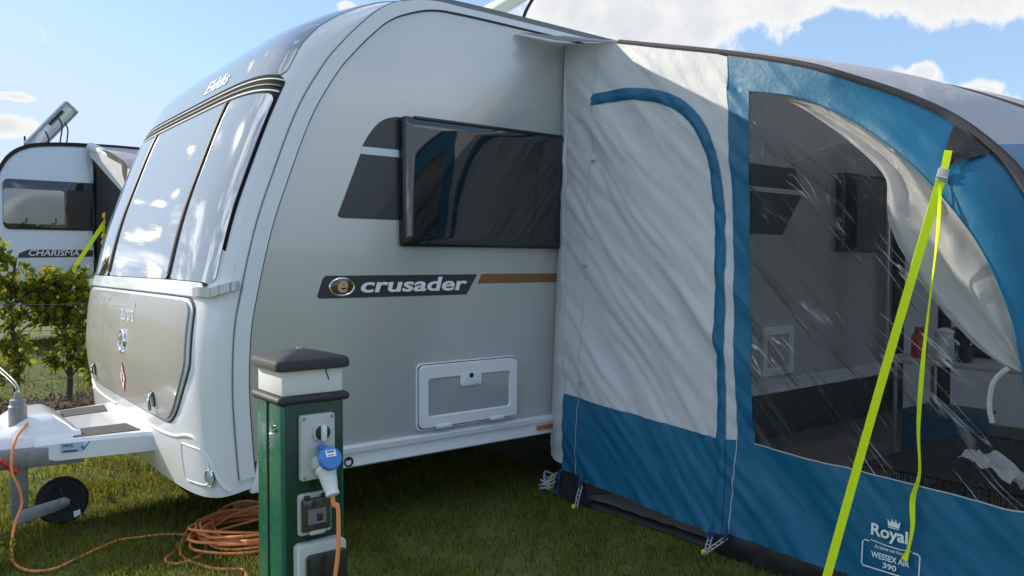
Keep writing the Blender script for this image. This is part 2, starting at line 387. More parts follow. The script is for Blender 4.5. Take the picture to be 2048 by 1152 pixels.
    n5=N.new('ShaderNodeTexNoise'); n5.inputs['Scale'].default_value=42; n5.inputs['Detail'].default_value=7; n5.inputs['Roughness'].default_value=.6; n5.inputs['Distortion'].default_value=.4; L.new(tc.outputs['Generated'],n5.inputs['Vector'])
    det2=math_('ADD',math_('MULTIPLY',math_('SUBTRACT',n5.outputs['Fac'],.5),2.4),math_('MULTIPLY',det,.35))
    off=N.new('ShaderNodeMapRange'); off.inputs[1].default_value=.20; off.inputs[2].default_value=.42; off.interpolation_type='SMOOTHSTEP'; L.new(math_('ADD',math_('MINIMUM',shape2,.50),math_('MULTIPLY',det2,math_('MULTIPLY',shape2,3.,True))),off.inputs[0])
    cl=math_('MAXIMUM',math_('MAXIMUM',placed.outputs[0],off.outputs[0]),fr.outputs[0])
    hz=N.new('ShaderNodeMapRange'); hz.inputs[1].default_value=.0; hz.inputs[2].default_value=.05; L.new(sx.outputs['Z'],hz.inputs[0])
    cl=math_('MULTIPLY',math_('MULTIPLY',cl,hz.outputs[0]),.93)
    # cloud colour: bright tops, grey thick parts
    thick=N.new('ShaderNodeMapRange'); thick.inputs[1].default_value=.32; thick.inputs[2].default_value=.74; L.new(shape,thick.inputs[0])
    cc=N.new('ShaderNodeMix'); cc.data_type='RGBA'; cc.inputs[6].default_value=(5.2,5.1,4.95,1); cc.inputs[7].default_value=(4.0,4.05,4.15,1)
    L.new(thick.outputs[0],cc.inputs[0])
    # sky softened: the high haze evens out the glow round the sun
    mul=N.new('ShaderNodeMix'); mul.data_type='RGBA'; mul.inputs[0].default_value=.45; mul.inputs[7].default_value=(2.3,3.5,5.4,1)
    cap=N.new('ShaderNodeMix'); cap.data_type='RGBA'; cap.blend_type='DARKEN'; cap.inputs[0].default_value=1; cap.inputs[7].default_value=(4.4,4.9,5.4,1)
    L.new(sk.outputs[0],cap.inputs[6]); L.new(cap.outputs[2],mul.inputs[6])
    cb=N.new('ShaderNodeMix'); cb.data_type='RGBA'; cb.inputs[7].default_value=(8.4,9.0,10.2,1); L.new(fr.outputs[0],cb.inputs[0]); L.new(cc.outputs[2],cb.inputs[6]); cd=N.new('ShaderNodeMix'); cd.data_type='RGBA'; cd.inputs[7].default_value=(8.2,7.9,7.4,1); L.new(off.outputs[0],cd.inputs[0]); L.new(cb.outputs[2],cd.inputs[6]); cc=cd
    mx=N.new('ShaderNodeMix'); mx.data_type='RGBA'; L.new(cl,mx.inputs[0]); L.new(mul.outputs[2],mx.inputs[6]); L.new(cc.outputs[2],mx.inputs[7])
    L.new(mx.outputs[2],bg.inputs['Color'])
world()
SC.view_settings.view_transform='Standard'; SC.view_settings.look='None'; SC.view_settings.exposure=.40; SC.view_settings.gamma=1

# ---------------------------------------------------------------- ground
def gz(x,y):
    t=min(1,max(0,(y-8.3)/1.7)); return .22*t*t*(3-2*t)
m=MB()
xs=[-900,-300,-100,-40,-20]+[-12+i*.75 for i in range(41)]+[22,30,50,100,300,900]
ys=[-900,-300,-100,-40,-20]+[-8+i*.5 for i in range(61)]+[26,35,60,120,300,900]
vs=[(x,y,gz(x,y)+(.012*noise.noise((x*.9,y*.9,0)) if abs(x)<14 and -9<y<24 else 0)) for x in xs for y in ys]
ny=len(ys)
m.add(vs,[(i*ny+j,(i+1)*ny+j,(i+1)*ny+j+1,i*ny+j+1) for i in range(len(xs)-1) for j in range(ny-1)])
tag(m.build('ground',M['lawn'],ang=80),kind='structure')
m=MB(); 
m.grid(lambda a,b:(-6+a*14, 7.55+.9*b+.08*math.sin(a*37)*(1 if b<.5 else -1), .022+.02*noise.noise((a*30,b*4,1))+.03*math.sin(math.pi*b)),120,8)
tag(m.build('soil_strip',M['soil']),kind='structure')

# far fields and a tree line behind the camera, which the glossy side mirrors
hl=MB()
def ridge3(a,b):
    th=R(170+a*200); d=240+30*b
    h=8*(.65+.5*noise.noise((a*14,0,3))+.3*noise.noise((a*60,0,5)))
    return (math.cos(th)*d, math.sin(th)*d, -1+h*math.sin(math.pi*min(1,b*.999)))
hl.grid(ridge3,200,8)
M['far_wood']=mat('far_wood',(.035,.05,.02),.9,var=.5,vscale=.15)
tag(hl.build('hills',M['far_wood']),kind='structure')

# ---------------------------------------------------------------- grass
def grass():
    vs=[];fs=[]
    def blade(x,y,h,w):
        a=random.uniform(0,6.283); dx=math.cos(a)*w; dy=math.sin(a)*w
        l=random.uniform(.2,.9)*h; b=random.uniform(0,6.283); lx=math.cos(b)*l; ly=math.sin(b)*l
        z=gz(x,y)-.004; k=len(vs)
        vs.extend([(x-dx,y-dy,z),(x+dx,y+dy,z),(x+dx*.6+lx*.4,y+dy*.6+ly*.4,z+h*.6),(x-dx*.6+lx*.4,y-dy*.6+ly*.4,z+h*.6),(x+lx,y+ly,z+h*.95)])
        fs.extend([(k,k+1,k+2,k+3),(k+3,k+2,k+4)])
    def field(x0,x1,y0,y1,n,h0,h1,w,test=None):
        for _ in range(n):
            x=random.uniform(x0,x1);y=random.uniform(y0,y1)
            if test and not test(x,y): continue
            c=noise.noise((x*3.1,y*3.1,2)); c2=noise.noise((x*11,y*11,6))
            if random.random()> .75+.5*c+.25*c2: continue
            blade(x,y,random.uniform(h0,h1)*(1+.5*c),w*random.uniform(.7,1.3))
    field(-.2,1.75,2.9,5.2,66000,.022,.052,.0020)
    field(1.5,3.2,1.6,4.6,56000,.022,.050,.0020,lambda x,y:x<2.86 or y>3.3)
    field(0,1.6,5.2,7.5,15000,.03,.07,.003)
    field(-.2,3.,7.4,8.5,3500,.03,.10,.003)
    field(-.5,3.2,8.3,13,11000,.03,.07,.005)
    me=bpy.data.meshes.new('grass_blades'); me.from_pydata(vs,[],fs); me.update(); me.materials.append(M['blade']); me.materials.append(M['dry'])
    idx=[]
    for k in range(0,len(fs),2):
        x,y,z=vs[(k//2)*5]; d=1 if random.random()<.06+.30*max(0,noise.noise((x*2.3,y*2.3,11))) else 0; idx+=[d,d]
    me.polygons.foreach_set('material_index',idx)
    o=bpy.data.objects.new('grass_blades',me); C.objects.link(o); tag(o,'short mown grass blades of the camping pitch','grass',kind='stuff')
grass()
# dry litter on the soil strip
m=MB()
for _ in range(2600):
    x=random.uniform(0,2.6);y=random.uniform(7.45,8.5);a=random.uniform(0,6.28);s=random.uniform(.015,.05);w=s*random.uniform(.1,.5);z=.05+random.uniform(0,.03)
    c,s_=math.cos(a),math.sin(a);t=random.uniform(-.02,.03)
    m.add([(x-c*s,y-s_*s,z-t),(x+s_*w,y-c*w,z),(x+c*s,y+s_*s,z+t),(x-s_*w,y+c*w,z)],[(0,1,2,3)])
tag(m.build('dry_litter',M['dry'],smooth=False,fix=False),'dry leaf litter and dead stalks on the soil under the hedge','leaf litter',kind='stuff')

# ---------------------------------------------------------------- caravan
Y0=3.422; W=2.5; YC=Y0+W/2; XR=9.2
PS=[(1.30,.20),(1.234,.30),(1.206,.596),(1.200,.80),(1.210,1.0),(1.236,1.151),(1.302,1.435),(1.382,1.674),(1.50,1.975),(1.625,2.188),(1.71,2.294),(1.805,2.395),(1.903,2.482),(2.015,2.54),(2.16,2.585),(2.337,2.597),(2.8,2.598),(3.4,2.595)]
BK=[(0,.216),(2,.232),(3,.24),(5,.232),(8,.226),(9,.25),(10,.235),(11,.185),(12,.125),(13,.09),(14,.064),(15,.048),(17,.04)]
NE=5.
def prof(t):
    def cr(t):
        n=len(PS)-1; i=max(0,min(int(t),n-1)); f=t-i
        p0=PS[max(i-1,0)];p1=PS[i];p2=PS[i+1];p3=PS[min(i+2,n)]
        return [.5*((2*p1[k])+(-p0[k]+p2[k])*f+(2*p0[k]-5*p1[k]+4*p2[k]-p3[k])*f*f+(-p0[k]+3*p1[k]-3*p2[k]+p3[k])*f**3) for k in (0,1)]
    p=cr(t);a=cr(min(t+.02,17));b=cr(max(t-.02,0))
    dx,dz=a[0]-b[0],a[1]-b[1];l=math.hypot(dx,dz)
    return p,(-dz/l,dx/l)
def S(t,v):
    p,n=prof(t); o=interp(BK,t)*max(0,1-abs(v)**NE)**(1/NE)
    return Vector((p[0]+n[0]*o, Y0+W*(v+1)/2, p[1]+n[1]*o))
def SN(t,v):
    e=.01; vv=max(-.985,min(.985,v))
    n=(S(t,vv+e)-S(t,vv-e)).cross(S(min(t+e,17),vv)-S(max(t-e,0),vv)).normalized()
    c=S(t,vv)-Vector((4,YC,1.2))
    return n if n.dot(c)>0 else -n
def SO(t,v,o): return S(t,v)+SN(t,v)*o
def patch(mb,t0,t1,v0,v1,off,r=.05,depth=.012,nv=28,nt=30):
    """rounded patch lying on the nose surface, raised by off, rim going back by depth; v0/v1 may be functions of t"""
    L=0;N_=12
    for i in range(N_): L+=(S(t0+(t1-t0)*(i+1)/N_,-.3)-S(t0+(t1-t0)*i/N_,-.3)).length
    k=[r*(1-math.cos(R(90*i/6))) for i in range(7)]
    ds=sorted(set([round(x,5) for x in k]+[round(L-x,5) for x in k]+[r+(L-2*r)*i/nt for i in range(1,nt)])) if r>0 else [L*i/nt for i in range(nt+1)]
    rows=[]
    for d in ds:
        t=t0+(t1-t0)*d/L; q=min(d,L-d); ins=(r-math.sqrt(max(0,r*r-(r-q)**2)))/(W/2) if q<r else 0
        a=v0(t) if callable(v0) else v0; b=v1(t) if callable(v1) else v1
        rows.append([(t,(a+ins)+(b-a-2*ins)*j/nv) for j in range(nv+1)])
    nr=len(rows)
    vs=[SO(t,v,off) for row in rows for t,v in row]
    fs=[(i*(nv+1)+j,(i+1)*(nv+1)+j,(i+1)*(nv+1)+j+1,i*(nv+1)+j+1) for i in range(nr-1) for j in range(nv)]
    loop=[(0,j) for j in range(nv+1)]+[(i,nv) for i in range(1,nr)]+[(nr-1,j) for j in range(nv-1,-1,-1)]+[(i,0) for i in range(nr-2,0,-1)]
    b=len(vs)
    vs+=[SO(*rows[i][j],off-depth) for i,j in loop]
    n=len(loop); ix=[i*(nv+1)+j for i,j in loop]
    fs+=[(ix[k],ix[(k+1)%n],b+(k+1)%n,b+k) for k in range(n)]
    mb.add(vs,fs)
def ontube(mb,pts,r,off=0,seg=8,per=8):
    P=[Vector((t,v,0)) for t,v in pts]; q=catmull(P,per)
    mb.tube([SO(p.x,p.y,off) for p in q],r,seg)
def tframe(t,v,off):
    """local frame on the nose: x runs across to the photo's right (towards -y), y runs up the surface"""
    o=SO(t,v,off); n=SN(t,v); up=(S(t+.05,v)-S(t-.05,v)).normalized(); x=(-(up.cross(n))).normalized()
    if x.y>0: x=-x
    up=n.cross(x).normalized()
    if up.z<0: up=-up
    return lambda p: o+x*p[0]+up*p[1]+n*p[2]

car=thing('caravan','large white and grey touring caravan with mirrored front windows and a black side window','caravan',(4.6,YC,0))
# shell: nose, roof
m=MB(); ws=[]
for i in range(61):
    w=-1+2*i/60; ws.append(math.copysign(1-(1-abs(w))**2.6,w))
T=[1.06+(17-1.06)*i/130 for i in range(131)]
rows=[[S(t,v) for v in ws] for t in T]
rows.append([p+Vector((XR-3.4,0,0)) for p in rows[-1]])
lip=[Vector((p.x+.05,p.y,p.z+.02)) for p in rows[0]]; rows.insert(0,lip)
vs=[p for r_ in rows for p in r_]; nw=len(ws)
m.add(vs,[(i*nw+j,(i+1)*nw+j,(i+1)*nw+j+1,i*nw+j+1) for i in range(len(rows)-1) for j in range(nw-1)])
m.build('body_shell',M['white_shell'],car,ang=60)
# sides, floor, rear
inner=[prof(1.06+(17-1.06)*i/80)[0] for i in range(81)]
for nm,y,pm,e in (('side_wall',Y0-.004,'side_paint',.012),('side_wall',Y0+W+.004,'side_paint',-.012)):
    m=MB(); m.prism([(x,y,z) for x,z in inner if z>.42]+[(XR,y,2.595),(XR,y,.42)],(0,e,0)); m.build(nm,M[pm],car)
m=MB(); m.prism([(XR,Y0,.33),(XR,Y0+W,.33),(XR,Y0+W,2.6),(XR,Y0,2.6)],(.04,0,0)); m.build('rear_wall',M['white_shell'],car,bevel=.02)
m=MB(); m.box(1.12,XR,Y0+.06,Y0+W-.06,.36,.41); m.build('floor',M['floor_dark'],car)
# awning-rail trim following the side profile
def trimstrip(o0,o1,y0,y1,name,mm):
    m=MB(); ts=[1.25+(17-1.25)*i/120 for i in range(121)]
    def ring(t):
        p,n=prof(t); k=min(1,interp(BK,t)/.10)
        q=lambda o,y:(p[0]+n[0]*o,y,p[1]+n[1]*o)
        return [q(o0,y1),q(o0,y0),q(o1*k,y0),q(o1*k,y1)]
    vs=[];fs=[]
    R_=[ring(t) for t in ts]; R_.append([(XR,p[1],p[2]) for p in R_[-1]])
    for r_ in R_: vs+=r_
    for i in range(len(R_)-1):
        for k in range(4): fs.append((i*4+k,i*4+(k+1)%4,(i+1)*4+(k+1)%4,(i+1)*4+k))
    fs+=[(0,1,2,3),(len(vs)-1,len(vs)-2,len(vs)-3,len(vs)-4)]
    m.add(vs,fs); return m.build(name,mm,car)
trimstrip(-.006,.058,Y0-.018,Y0+.03,'awning_rail',M['trim_white'])
trimstrip(-.013,-.006,Y0-.010,Y0+.01,'rail_seal',M['trim_dark'])
trimstrip(.060,.0625,Y0-.004,Y0+.06,'rail_seal',M['seam_grey'])
# skirt rail
m=MB(); m.prism([(0,Y0-.030,.338),(0,Y0-.022,.398),(0,Y0-.040,.404),(0,Y0-.044,.428),(0,Y0-.02,.434),(0,Y0,.434),(0,Y0,.33),(0,Y0-.02,.33)],(XR-1.40,0,0))
m.v=[(x+1.40,y,z) for x,y,z in m.v]; sk=m.build('skirt_rail',M['trim_white'],car,ang=25)
m=MB(); m.lathe((1.672,Y0-.026,.362),(0,-1,0),[(0,.024),(.008,.024),(.008,.017),(-.002,.015)],20); m.build('jack_hole',M['trim_dark'],sk)
m=MB(); m.prism([(x,Y0-.034,z) for x,z in [(2.83+p[0]+.058,.374+p[1]) for p in rrect(.125,.026,.008)]],(0,-.010,0)); m.build('amber_reflector',M['amber'],sk,bevel=.003)
# nose corner end cap next to the skirt
m=MB(); m.prism([(1.21,Y0-.026,.29),(1.40,Y0-.030,.30),(1.40,Y0-.030,.434),(1.245,Y0-.022,.434)],(0,.05,0)); m.build('corner_cap',M['trim_white'],car,bevel=.008)

# front window assembly
va=lambda t:-.925-.02*max(0,(t-5)/3)
m=MB(); patch(m,5.05,8.36,lambda t:-.976,.976,.004,r=.04,depth=.02,nv=60,nt=40); wf=m.build('front_window',M['gasket'],car,ang=60); tag(wf)
m=MB()
for a,b in ((-.969,-.630),(-.594,.404),(.440,.969)):
    m1=MB(); patch(m1,5.115,8.04,a,b,.012,r=.035,depth=.012,nv=24,nt=34); m1.build('pane',M['window_front'],wf,ang=60)
for v in (-.612,.422):
    m1=MB(); ontube(m1,[(5.2,v),(6,v),(7,v),(8.02,v)],.015,.008); m1.build('divider',M['trim_dark'],wf)
for t,rr,mm in ((8.10,.005,'trim_white'),(8.19,.004,'seam_grey'),(8.29,.004,'trim_white')):
    m1=MB(); ontube(m1,[(t,-.972),(t,-.95),(t,-.9),(t,-.7),(t,-.4),(t,0),(t,.4),(t,.7),(t,.9),(t,.95),(t,.972)],rr,.006,8,5); m1.build('top_bar',M[mm],wf)
m=MB(); patch(m,8.37,13.6,lambda t:-.965+.03*max(0,(t-8.4)/5),lambda t:.965-.03*max(0,(t-8.4)/5),.006,r=.03,depth=.012,nv=60,nt=50)
up=m.build('upper_panel',M['upper_glass'],car,ang=60)
f=tframe(8.66,-.30,.006)
text_mb('Elddis',.36,.085,f,bold=.008,shear=.12,depth=.003,spc=1.12).build('lettering',M['letter_white'],up,fix=False,smooth=False)
# belt line above locker with grab handles
m=MB(); patch(m,4.80,5.10,-.93,.93,.016,r=.02,depth=.03,nv=60,nt=8); m.build('belt_moulding',M['white_shell'],car,ang=60)
m=MB(); patch(m,5.055,5.10,-.94,.94,.012,r=.004,depth=.012,nv=60,nt=4); m.build('window_sill',M['gasket'],car,ang=60)
for s in (-1,1):
    m=MB(); patch(m,4.78,5.62,*( (-.996,-.925) if s<0 else (.925,.996)),.004,r=.045,depth=.01,nv=12,nt=14)
    h=m.build('handle_recess',M['trim_white'],car,ang=60)
    m=MB()
    P=[SO(4.90,s*.90,.022),SO(4.93,s*.94,.030),Vector((1.06,YC+s*(W/2-.03),1.175)),Vector((1.10,YC+s*(W/2+.004),1.19)),Vector((1.16,YC+s*(W/2+.02),1.205))]
    q=catmull(P,10)
    for i in range(len(q)-1):
        a,b=q[i],q[i+1]; d=Vector((-.012,s*.012,0)); h_=Vector((0,0,.020))
        m.add([a-h_-d,a+h_-d,a+h_+d,a-h_+d,b-h_-d,b+h_-d,b+h_+d,b-h_+d],[(0,1,5,4),(1,2,6,5),(2,3,7,6),(3,0,4,7),(0,3,2,1),(4,5,6,7)])
    m.build('grab_handle',M['handle_silver'],h)
tp=lambda k:(lambda t:k-.15*max(0,(3.3-t)/1.3)**1.4)
# front locker door
m=MB(); patch(m,1.93,4.78,lambda t:-tp(.905)(t),tp(.905),.002,r=.09,depth=.012,nv=50,nt=34); m.build('locker_seal',M['trim_dark'],car,ang=60)
m=MB(); patch(m,1.97,4.74,lambda t:-tp(.895)(t),tp(.895),.008,r=.085,depth=.012,nv=50,nt=34); m.build('locker_rim',M['trim_white'],car,ang=60)
m=MB(); patch(m,2.02,4.66,lambda t:-tp(.878)(t),tp(.878),.017,r=.075,depth=.014,nv=50,nt=34); ld=m.build('locker_door',M['locker_paint'],car,ang=60)
vc=-.08
f=tframe(4.02,vc-.05,.018); text_mb('aurora',.27,.062,f,bold=.0,depth=.001,spc=1.08).build('lettering',M['letter_white'],ld,fix=False,smooth=False)
f2=lambda p: tframe(4.02,vc-.05,.018)((p[0]+.128,p[1]+.048,p[2]))
m=MB(); m.prism([f2(p) for p in ((-.006,-.012,0),(.002,-.012,0),(.006,.028,0),(0,.028,0))],tframe(4.0,vc,.0)((0,0,.002))-tframe(4.0,vc,0)((0,0,0))); m.build('flourish',M['letter_white'],ld)
f=tframe(3.38,vc,.017); c=f((0,0,0)); ax=f((0,0,1))-c
def ellring(mb,f,rx,ry,w,h,n=40):
    pr=[(0,w),(h*.7,w*.7),(h,0),(h*.7,-w*.7),(0,-w)]
    vs=[];fs=[]
    for i in range(n):
        a=2*math.pi*i/n
        for hh,ww in pr: vs.append(f(((rx+ww)*math.cos(a),(ry+ww)*math.sin(a),hh)))
    k=len(pr)
    for i in range(n):
        for j in range(k-1): fs.append((i*k+j,((i+1)%n)*k+j,((i+1)%n)*k+j+1,i*k+j+1))
    mb.add(vs,fs)
def elldisc(mb,f,rx,ry,z,n=40):
    mb.add([f((0,0,z+.006))]+[f((rx*math.cos(2*math.pi*i/n),ry*math.sin(2*math.pi*i/n),z)) for i in range(n)],[(0,1+i,1+(i+1)%n) for i in range(n)])
m=MB(); ellring(m,f,.055,.055,.011,.014); bd=m.build('badge',M['chrome'],ld,ang=60)
m=MB(); elldisc(m,f,.052,.052,.004); m.build('badge_centre',M['red_badge'],bd)
text_mb('e',.060,.066,lambda p:f((p[0],p[1],p[2]+.007)),bold=.03,shear=.1,depth=.006).build('badge_letter',M['chrome'],bd,fix=False,smooth=False)
f=tframe(2.50,vc,.018)
m=MB(); m.prism([f(p) for p in ((0,.078,0),(.055,0,0),(0,-.078,0),(-.055,0,0))],f((0,0,.0015))-f((0,0,0))); dm=m.build('warning_diamond',M['red_paint'],ld)
m=MB(); m.prism([f(p) for p in ((0,.066,.0035),(.046,0,.0035),(0,-.066,.0035),(-.046,0,.0035))],f((0,0,.001))-f((0,0,0))); m.build('diamond_field',M['letter_white'],dm)
m=MB(); m.prism([f(p) for p in ((-.009,.020,.0055),(.009,.020,.0055),(.009,-.030,.0055),(-.009,-.030,.0055))],f((0,0,.001))-f((0,0,0))); m.prism([f(p) for p in ((0,.042,.0055),(.012,.032,.0055),(0,.024,.0055),(-.012,.032,.0055))],f((0,0,.001))-f((0,0,0))); m.build('diamond_mark',M['red_paint'],dm)
for v in (-.55,.55):
    f=tframe(2.32,v,.017)
    m=MB(); m.prism([f((x,y,0)) for x,y in rrect(.05,.075,.02)],f((0,0,.004))-f((0,0,0))); la=m.build('latch',M['dark_plastic'],ld)
    m=MB(); m.tube([f((0,.03,.004)),f((0,.018,.018)),f((.002,-.012,.022)),f((.004,-.05,.018))],.008,8); m.build('latch_lever',M['chrome'],la)
# lower bumper mouldings
m=MB(); ontube(m,[(1.72,-.2),(1.72,-.5),(1.76,-.72),(1.84,-.84),(1.82,-.90),(1.60,-.955),(1.35,-.978),(1.2,-.990),(1.12,-.996)],.010,-.003,10,8); m.build('bumper_ridge',M['trim_white'],car)
m=MB(); ontube(m,[(1.72,.2),(1.72,.5),(1.76,.72),(1.84,.84),(1.82,.90),(1.60,.955),(1.35,.975),(1.2,.985)],.010,-.003,10,8); m.build('bumper_ridge',M['trim_white'],car)
for s in (-1,1):
    m=MB(); patch(m,1.22,1.70,*((lambda t:-.965+.03*(t-1.2),-.79) if s<0 else (.79,lambda t:.965-.03*(t-1.2))),.003,r=.03,depth=.01,nv=14,nt=10); rc=m.build('bumper_recess',M['trim_white'],car,ang=60)
    m=MB(); ontube(m,[(1.70,s*.80),(1.70,s*.86),(1.68,s*.93),(1.58,s*.953),(1.40,s*.958),(1.27,s*.955),(1.23,s*.93),(1.23,s*.86),(1.24,s*.80),(1.45,s*.788),(1.66,s*.79),(1.70,s*.80)],.005,.001,8,6); m.build('recess_rim',M['trim_white'],rc)
    f=tframe(1.34,s*.962,.006)
    m=MB(); ellring(m,f,.020,.036,.006,.012,28); lp=m.build('marker_lamp',M['chrome'],car)
    m=MB(); elldisc(m,f,.019,.035,.008,28); m.build('lamp_lens',M['lens'],lp)

# side graphics
def sidepoly(pts,y,d=.0015): 
    m=MB(); m.prism([(x,y,z) for x,z in pts],(0,-d,0)); return m
YS=Y0-.0045
arc=catmull([(1.766,1.859,0),(1.79,1.90,0),(1.822,1.945,0),(1.862,1.985,0),(1.905,2.008,0),(1.955,2.020,0)],5)
low=[(1.637,1.527),(1.645,1.516),(1.66,1.514),(5.245,1.514),(5.498,1.822),(1.757,1.822)]
g=sidepoly(low,YS).build('window_graphic',M['decal_black'],car)
sidepoly([(1.757,1.8225),(5.498,1.8225),(5.52,1.858),(1.7655,1.858)],YS).build('stripe',M['decal_white'],g)
sidepoly([(p.x,p.y) for p in arc]+[(5.40,2.020),(5.52,1.8585)],YS).build('graphic_top',M['decal_black'],g)
st=sidepoly([(1.532,1.15),(1.541,1.137),(2.368,1.137),(2.437,1.243),(1.575,1.243),(1.560,1.232)],YS).build('name_panel',M['decal_black'],car)
text_mb('crusader',.618,.072,lambda p:Vector((2.062+p[0],YS-.002-p[2],1.196+p[1])),bold=.022,shear=.16,depth=.003).build('lettering',M['letter_white'],st,fix=False,smooth=False)
f=lambda p:Vector((1.655+p[0],YS-.001-p[2],1.190+p[1]))
m=MB(); ellring(m,f,.062,.040,.006,.008); bd=m.build('badge',M['chrome'],st,ang=60)
m=MB(); elldisc(m,f,.060,.038,.002); m.build('badge_centre',M['red_badge'],bd)
text_mb('e',.052,.056,lambda p:f((p[0],p[1],p[2]+.006)),bold=.03,shear=.15,depth=.006).build('badge_letter',M['gold'],bd,fix=False,smooth=False)
sidepoly([(2.441,1.194),(4.1,1.194),(4.1,1.244),(2.467,1.244)],YS).build('orange_stripe',M['decal_orange'],car)
# side window, an acrylic blister standing proud of the wall
def sidewin(x0,x1,z0,z1):
    cx,cz=(x0+x1)/2,(z0+z1)/2; w,h=x1-x0,z1-z0
    m=MB(); lo=rrect(w,h,.02,4); 
    rings=[(0,.0),(.034,.0),(.043,.006),(.046,.014)]
    vs=[];fs=[];n=len(lo)
    for d,i in rings:
        q=rrect(w-2*i,h-2*i,max(.004,.02-i),4); vs+=[(cx+x,YS-d,cz+z) for x,z in q]
    for k in range(len(rings)-1): fs+=[(k*n+i,k*n+(i+1)%n,(k+1)*n+(i+1)%n,(k+1)*n+i) for i in range(n)]
    m.add(vs,fs); wn=m.build('side_window',M['black_gloss'],car,ang=40)
    m=MB(); a=.014
    def fn(u,v):
        bx=min(1,min(u,1-u)*26);bz=min(1,min(v,1-v)*18)
        b=math.sin(bx*math.pi/2)*math.sin(bz*math.pi/2)
        return (x0+a+(w-2*a)*u, YS-.046-.005*b-.0012*noise.noise((u*2.2,v*2.2,7)), z0+a+(h-2*a)*v)
    m.grid(fn,104,72); m.build('pane',M['window_black'],wn,ang=70)
    m=MB(); m.box(x0+.06,x1-.02,YS-.050,YS-.040,z1-.012,z1+.004); m.build('hinge_rail',M['black_gloss'],wn,bevel=.003)
sidewin(1.965,3.022,1.384,2.023)
sidewin(5.99,6.72,1.395,2.03)
# service locker doors
def hatch(x0,x1,z0,z1,notch=True):
    cx,cz,w,h=(x0+x1)/2,(z0+z1)/2,x1-x0,z1-z0
    m=MB(); m.prism([(cx+x,YS,cz+z) for x,z in rrect(w,h,.03)],(0,-.012,0)); hd=m.build('service_hatch',M['trim_white'],car,bevel=.003)
    m=MB(); m.prism([(cx+x,YS-.0122,cz+z) for x,z in rrect(w-.012,h-.012,.028)],(0,-.002,0)); m.build('hatch_gap',M['trim_dark'],hd)
    # frame ring as four bars plus lock tab
    m=MB(); o=rrect(w-.02,h-.02,.03); i_=rrect(w-.13,h-.155,.012); n=len(o)
    yo=YS-.0145
    vs=[(cx+x,yo,cz+z) for x,z in o]+[(cx+x,yo-.016,cz+z) for x,z in rrect(w-.03,h-.03,.026)]+[(cx+x,yo-.016,cz+z-.006) for x,z in rrect(w-.118,h-.143,.018)]+[(cx+x,yo-.004,cz+z-.006) for x,z in i_]
    fs=[(k*n+i,k*n+(i+1)%n,(k+1)*n+(i+1)%n,(k+1)*n+i) for k in range(3) for i in range(n)]
    m.add(vs,fs); m.build('hatch_frame',M['trim_white'],hd,ang=30)
    m=MB(); m.prism([(cx+x,YS-.0145,cz-.006+z) for x,z in i_],(0,-.003,0)); m.build('hatch_panel',M['side_paint'],hd)
    if notch:
        m=MB(); m.prism([(cx+x,yo-.004,z1-.098+z) for x,z in rrect(.135,.075,.012)],(0,-.0135,0)); lk=m.build('lock_tab',M['trim_white'],hd,bevel=.004)
        m=MB(); m.lathe((cx,yo-.0170,z1-.082),(0,-1,0),[(0,.013),(.004,.013),(.004,.009),(.002,.008)],18); m.build('lock_barrel',M['dark_plastic'],hd)
        for k in (-.17,.17):
            m=MB(); m.box(cx+k-.045,cx+k+.045,yo-.024,yo-.004,z0+.004,z0+.024); m.build('hinge',M['trim_white'],hd,bevel=.005)
hatch(2.054,2.700,.453,.795); hatch(4.968,5.386,.455,.851,False)
# entrance door inside the awning
m=MB(); m.prism([(7.22+x,YS,1.30+z) for x,z in rrect(.62,1.78,.05)],(0,-.012,0)); dr=m.build('entrance_door',M['white_shell'],car,bevel=.003)
m=MB(); m.prism([(7.22+x,YS-.013,1.72+z) for x,z in rrect(.36,.55,.06)],(0,-.012,0)); m.build('door_window',M['window_black'],dr,bevel=.003)
# road wheels
for y in (Y0+.10,Y0+W-.10):
    for x in (5.55,6.35):
        m=MB(); m.lathe((x,y-.09,.31),(0,1,0),[(.02,.19),(0,.22),(0,.29),(.03,.31),(.15,.31),(.18,.29),(.18,.2)],36); wh=m.build('wheel',M['rubber'],car)
        m=MB(); m.lathe((x,y-.08,.31),(0,1,0),[(-.02,.04),(-.01,.06),(.0,.19),(.03,.2)],30); m.build('rim',M['steel'],wh)

# drawbar
m=MB()
def fair(x,w,z0,z1): return [(x,YC-w,z0),(x,YC-w,z1-.015),(x,YC-w+.02,z1),(x,YC+w-.02,z1),(x,YC+w,z1-.015),(x,YC+w,z0)]
secs=[fair(.50,.40,.395,.455),fair(.58,.42,.365,.46),(fair(.95,.52,.375,.468)),fair(1.12,.60,.385,.47)]
vs=[p for s_ in secs for p in s_]; fs=[(i*6+k,i*6+(k+1)%6,(i+1)*6+(k+1)%6,(i+1)*6+k) for i in range(3) for k in range(6)]+[tuple(range(6)),tuple(reversed(range(18,24)))]
m.add(vs,fs); fa=m.build('drawbar_fairing',M['white_shell'],car,ang=30)
for s in (-1,1):
    m=MB(); m.prism([(.66,YC+s*.40,.4615),(.70,YC+s*.20,.463),(.93,YC+s*.22,.468),(.95,YC+s*.44,.4685)],(0,0,.003)); m.build('step_pad',M['grip'],fa)
m=MB(); m.prism([(.60,YC-.4265,.445),(.73,YC-.4575,.447),(.73,YC-.4575,.400),(.60,YC-.4265,.398)],(0,-.002,0)); lb=m.build('label',M['label_blue'],fa)
lf=lambda cx,cz:(lambda p:Vector((cx+p[0],YC-.4285-(cx+p[0]-.60)*.2385-p[2]-.001,cz+p[1])))
text_mb('ncc',.042,.014,lf(.632,.434),bold=.01,depth=.001).build('lettering',M['ink_dark'],lb,fix=False,smooth=False)
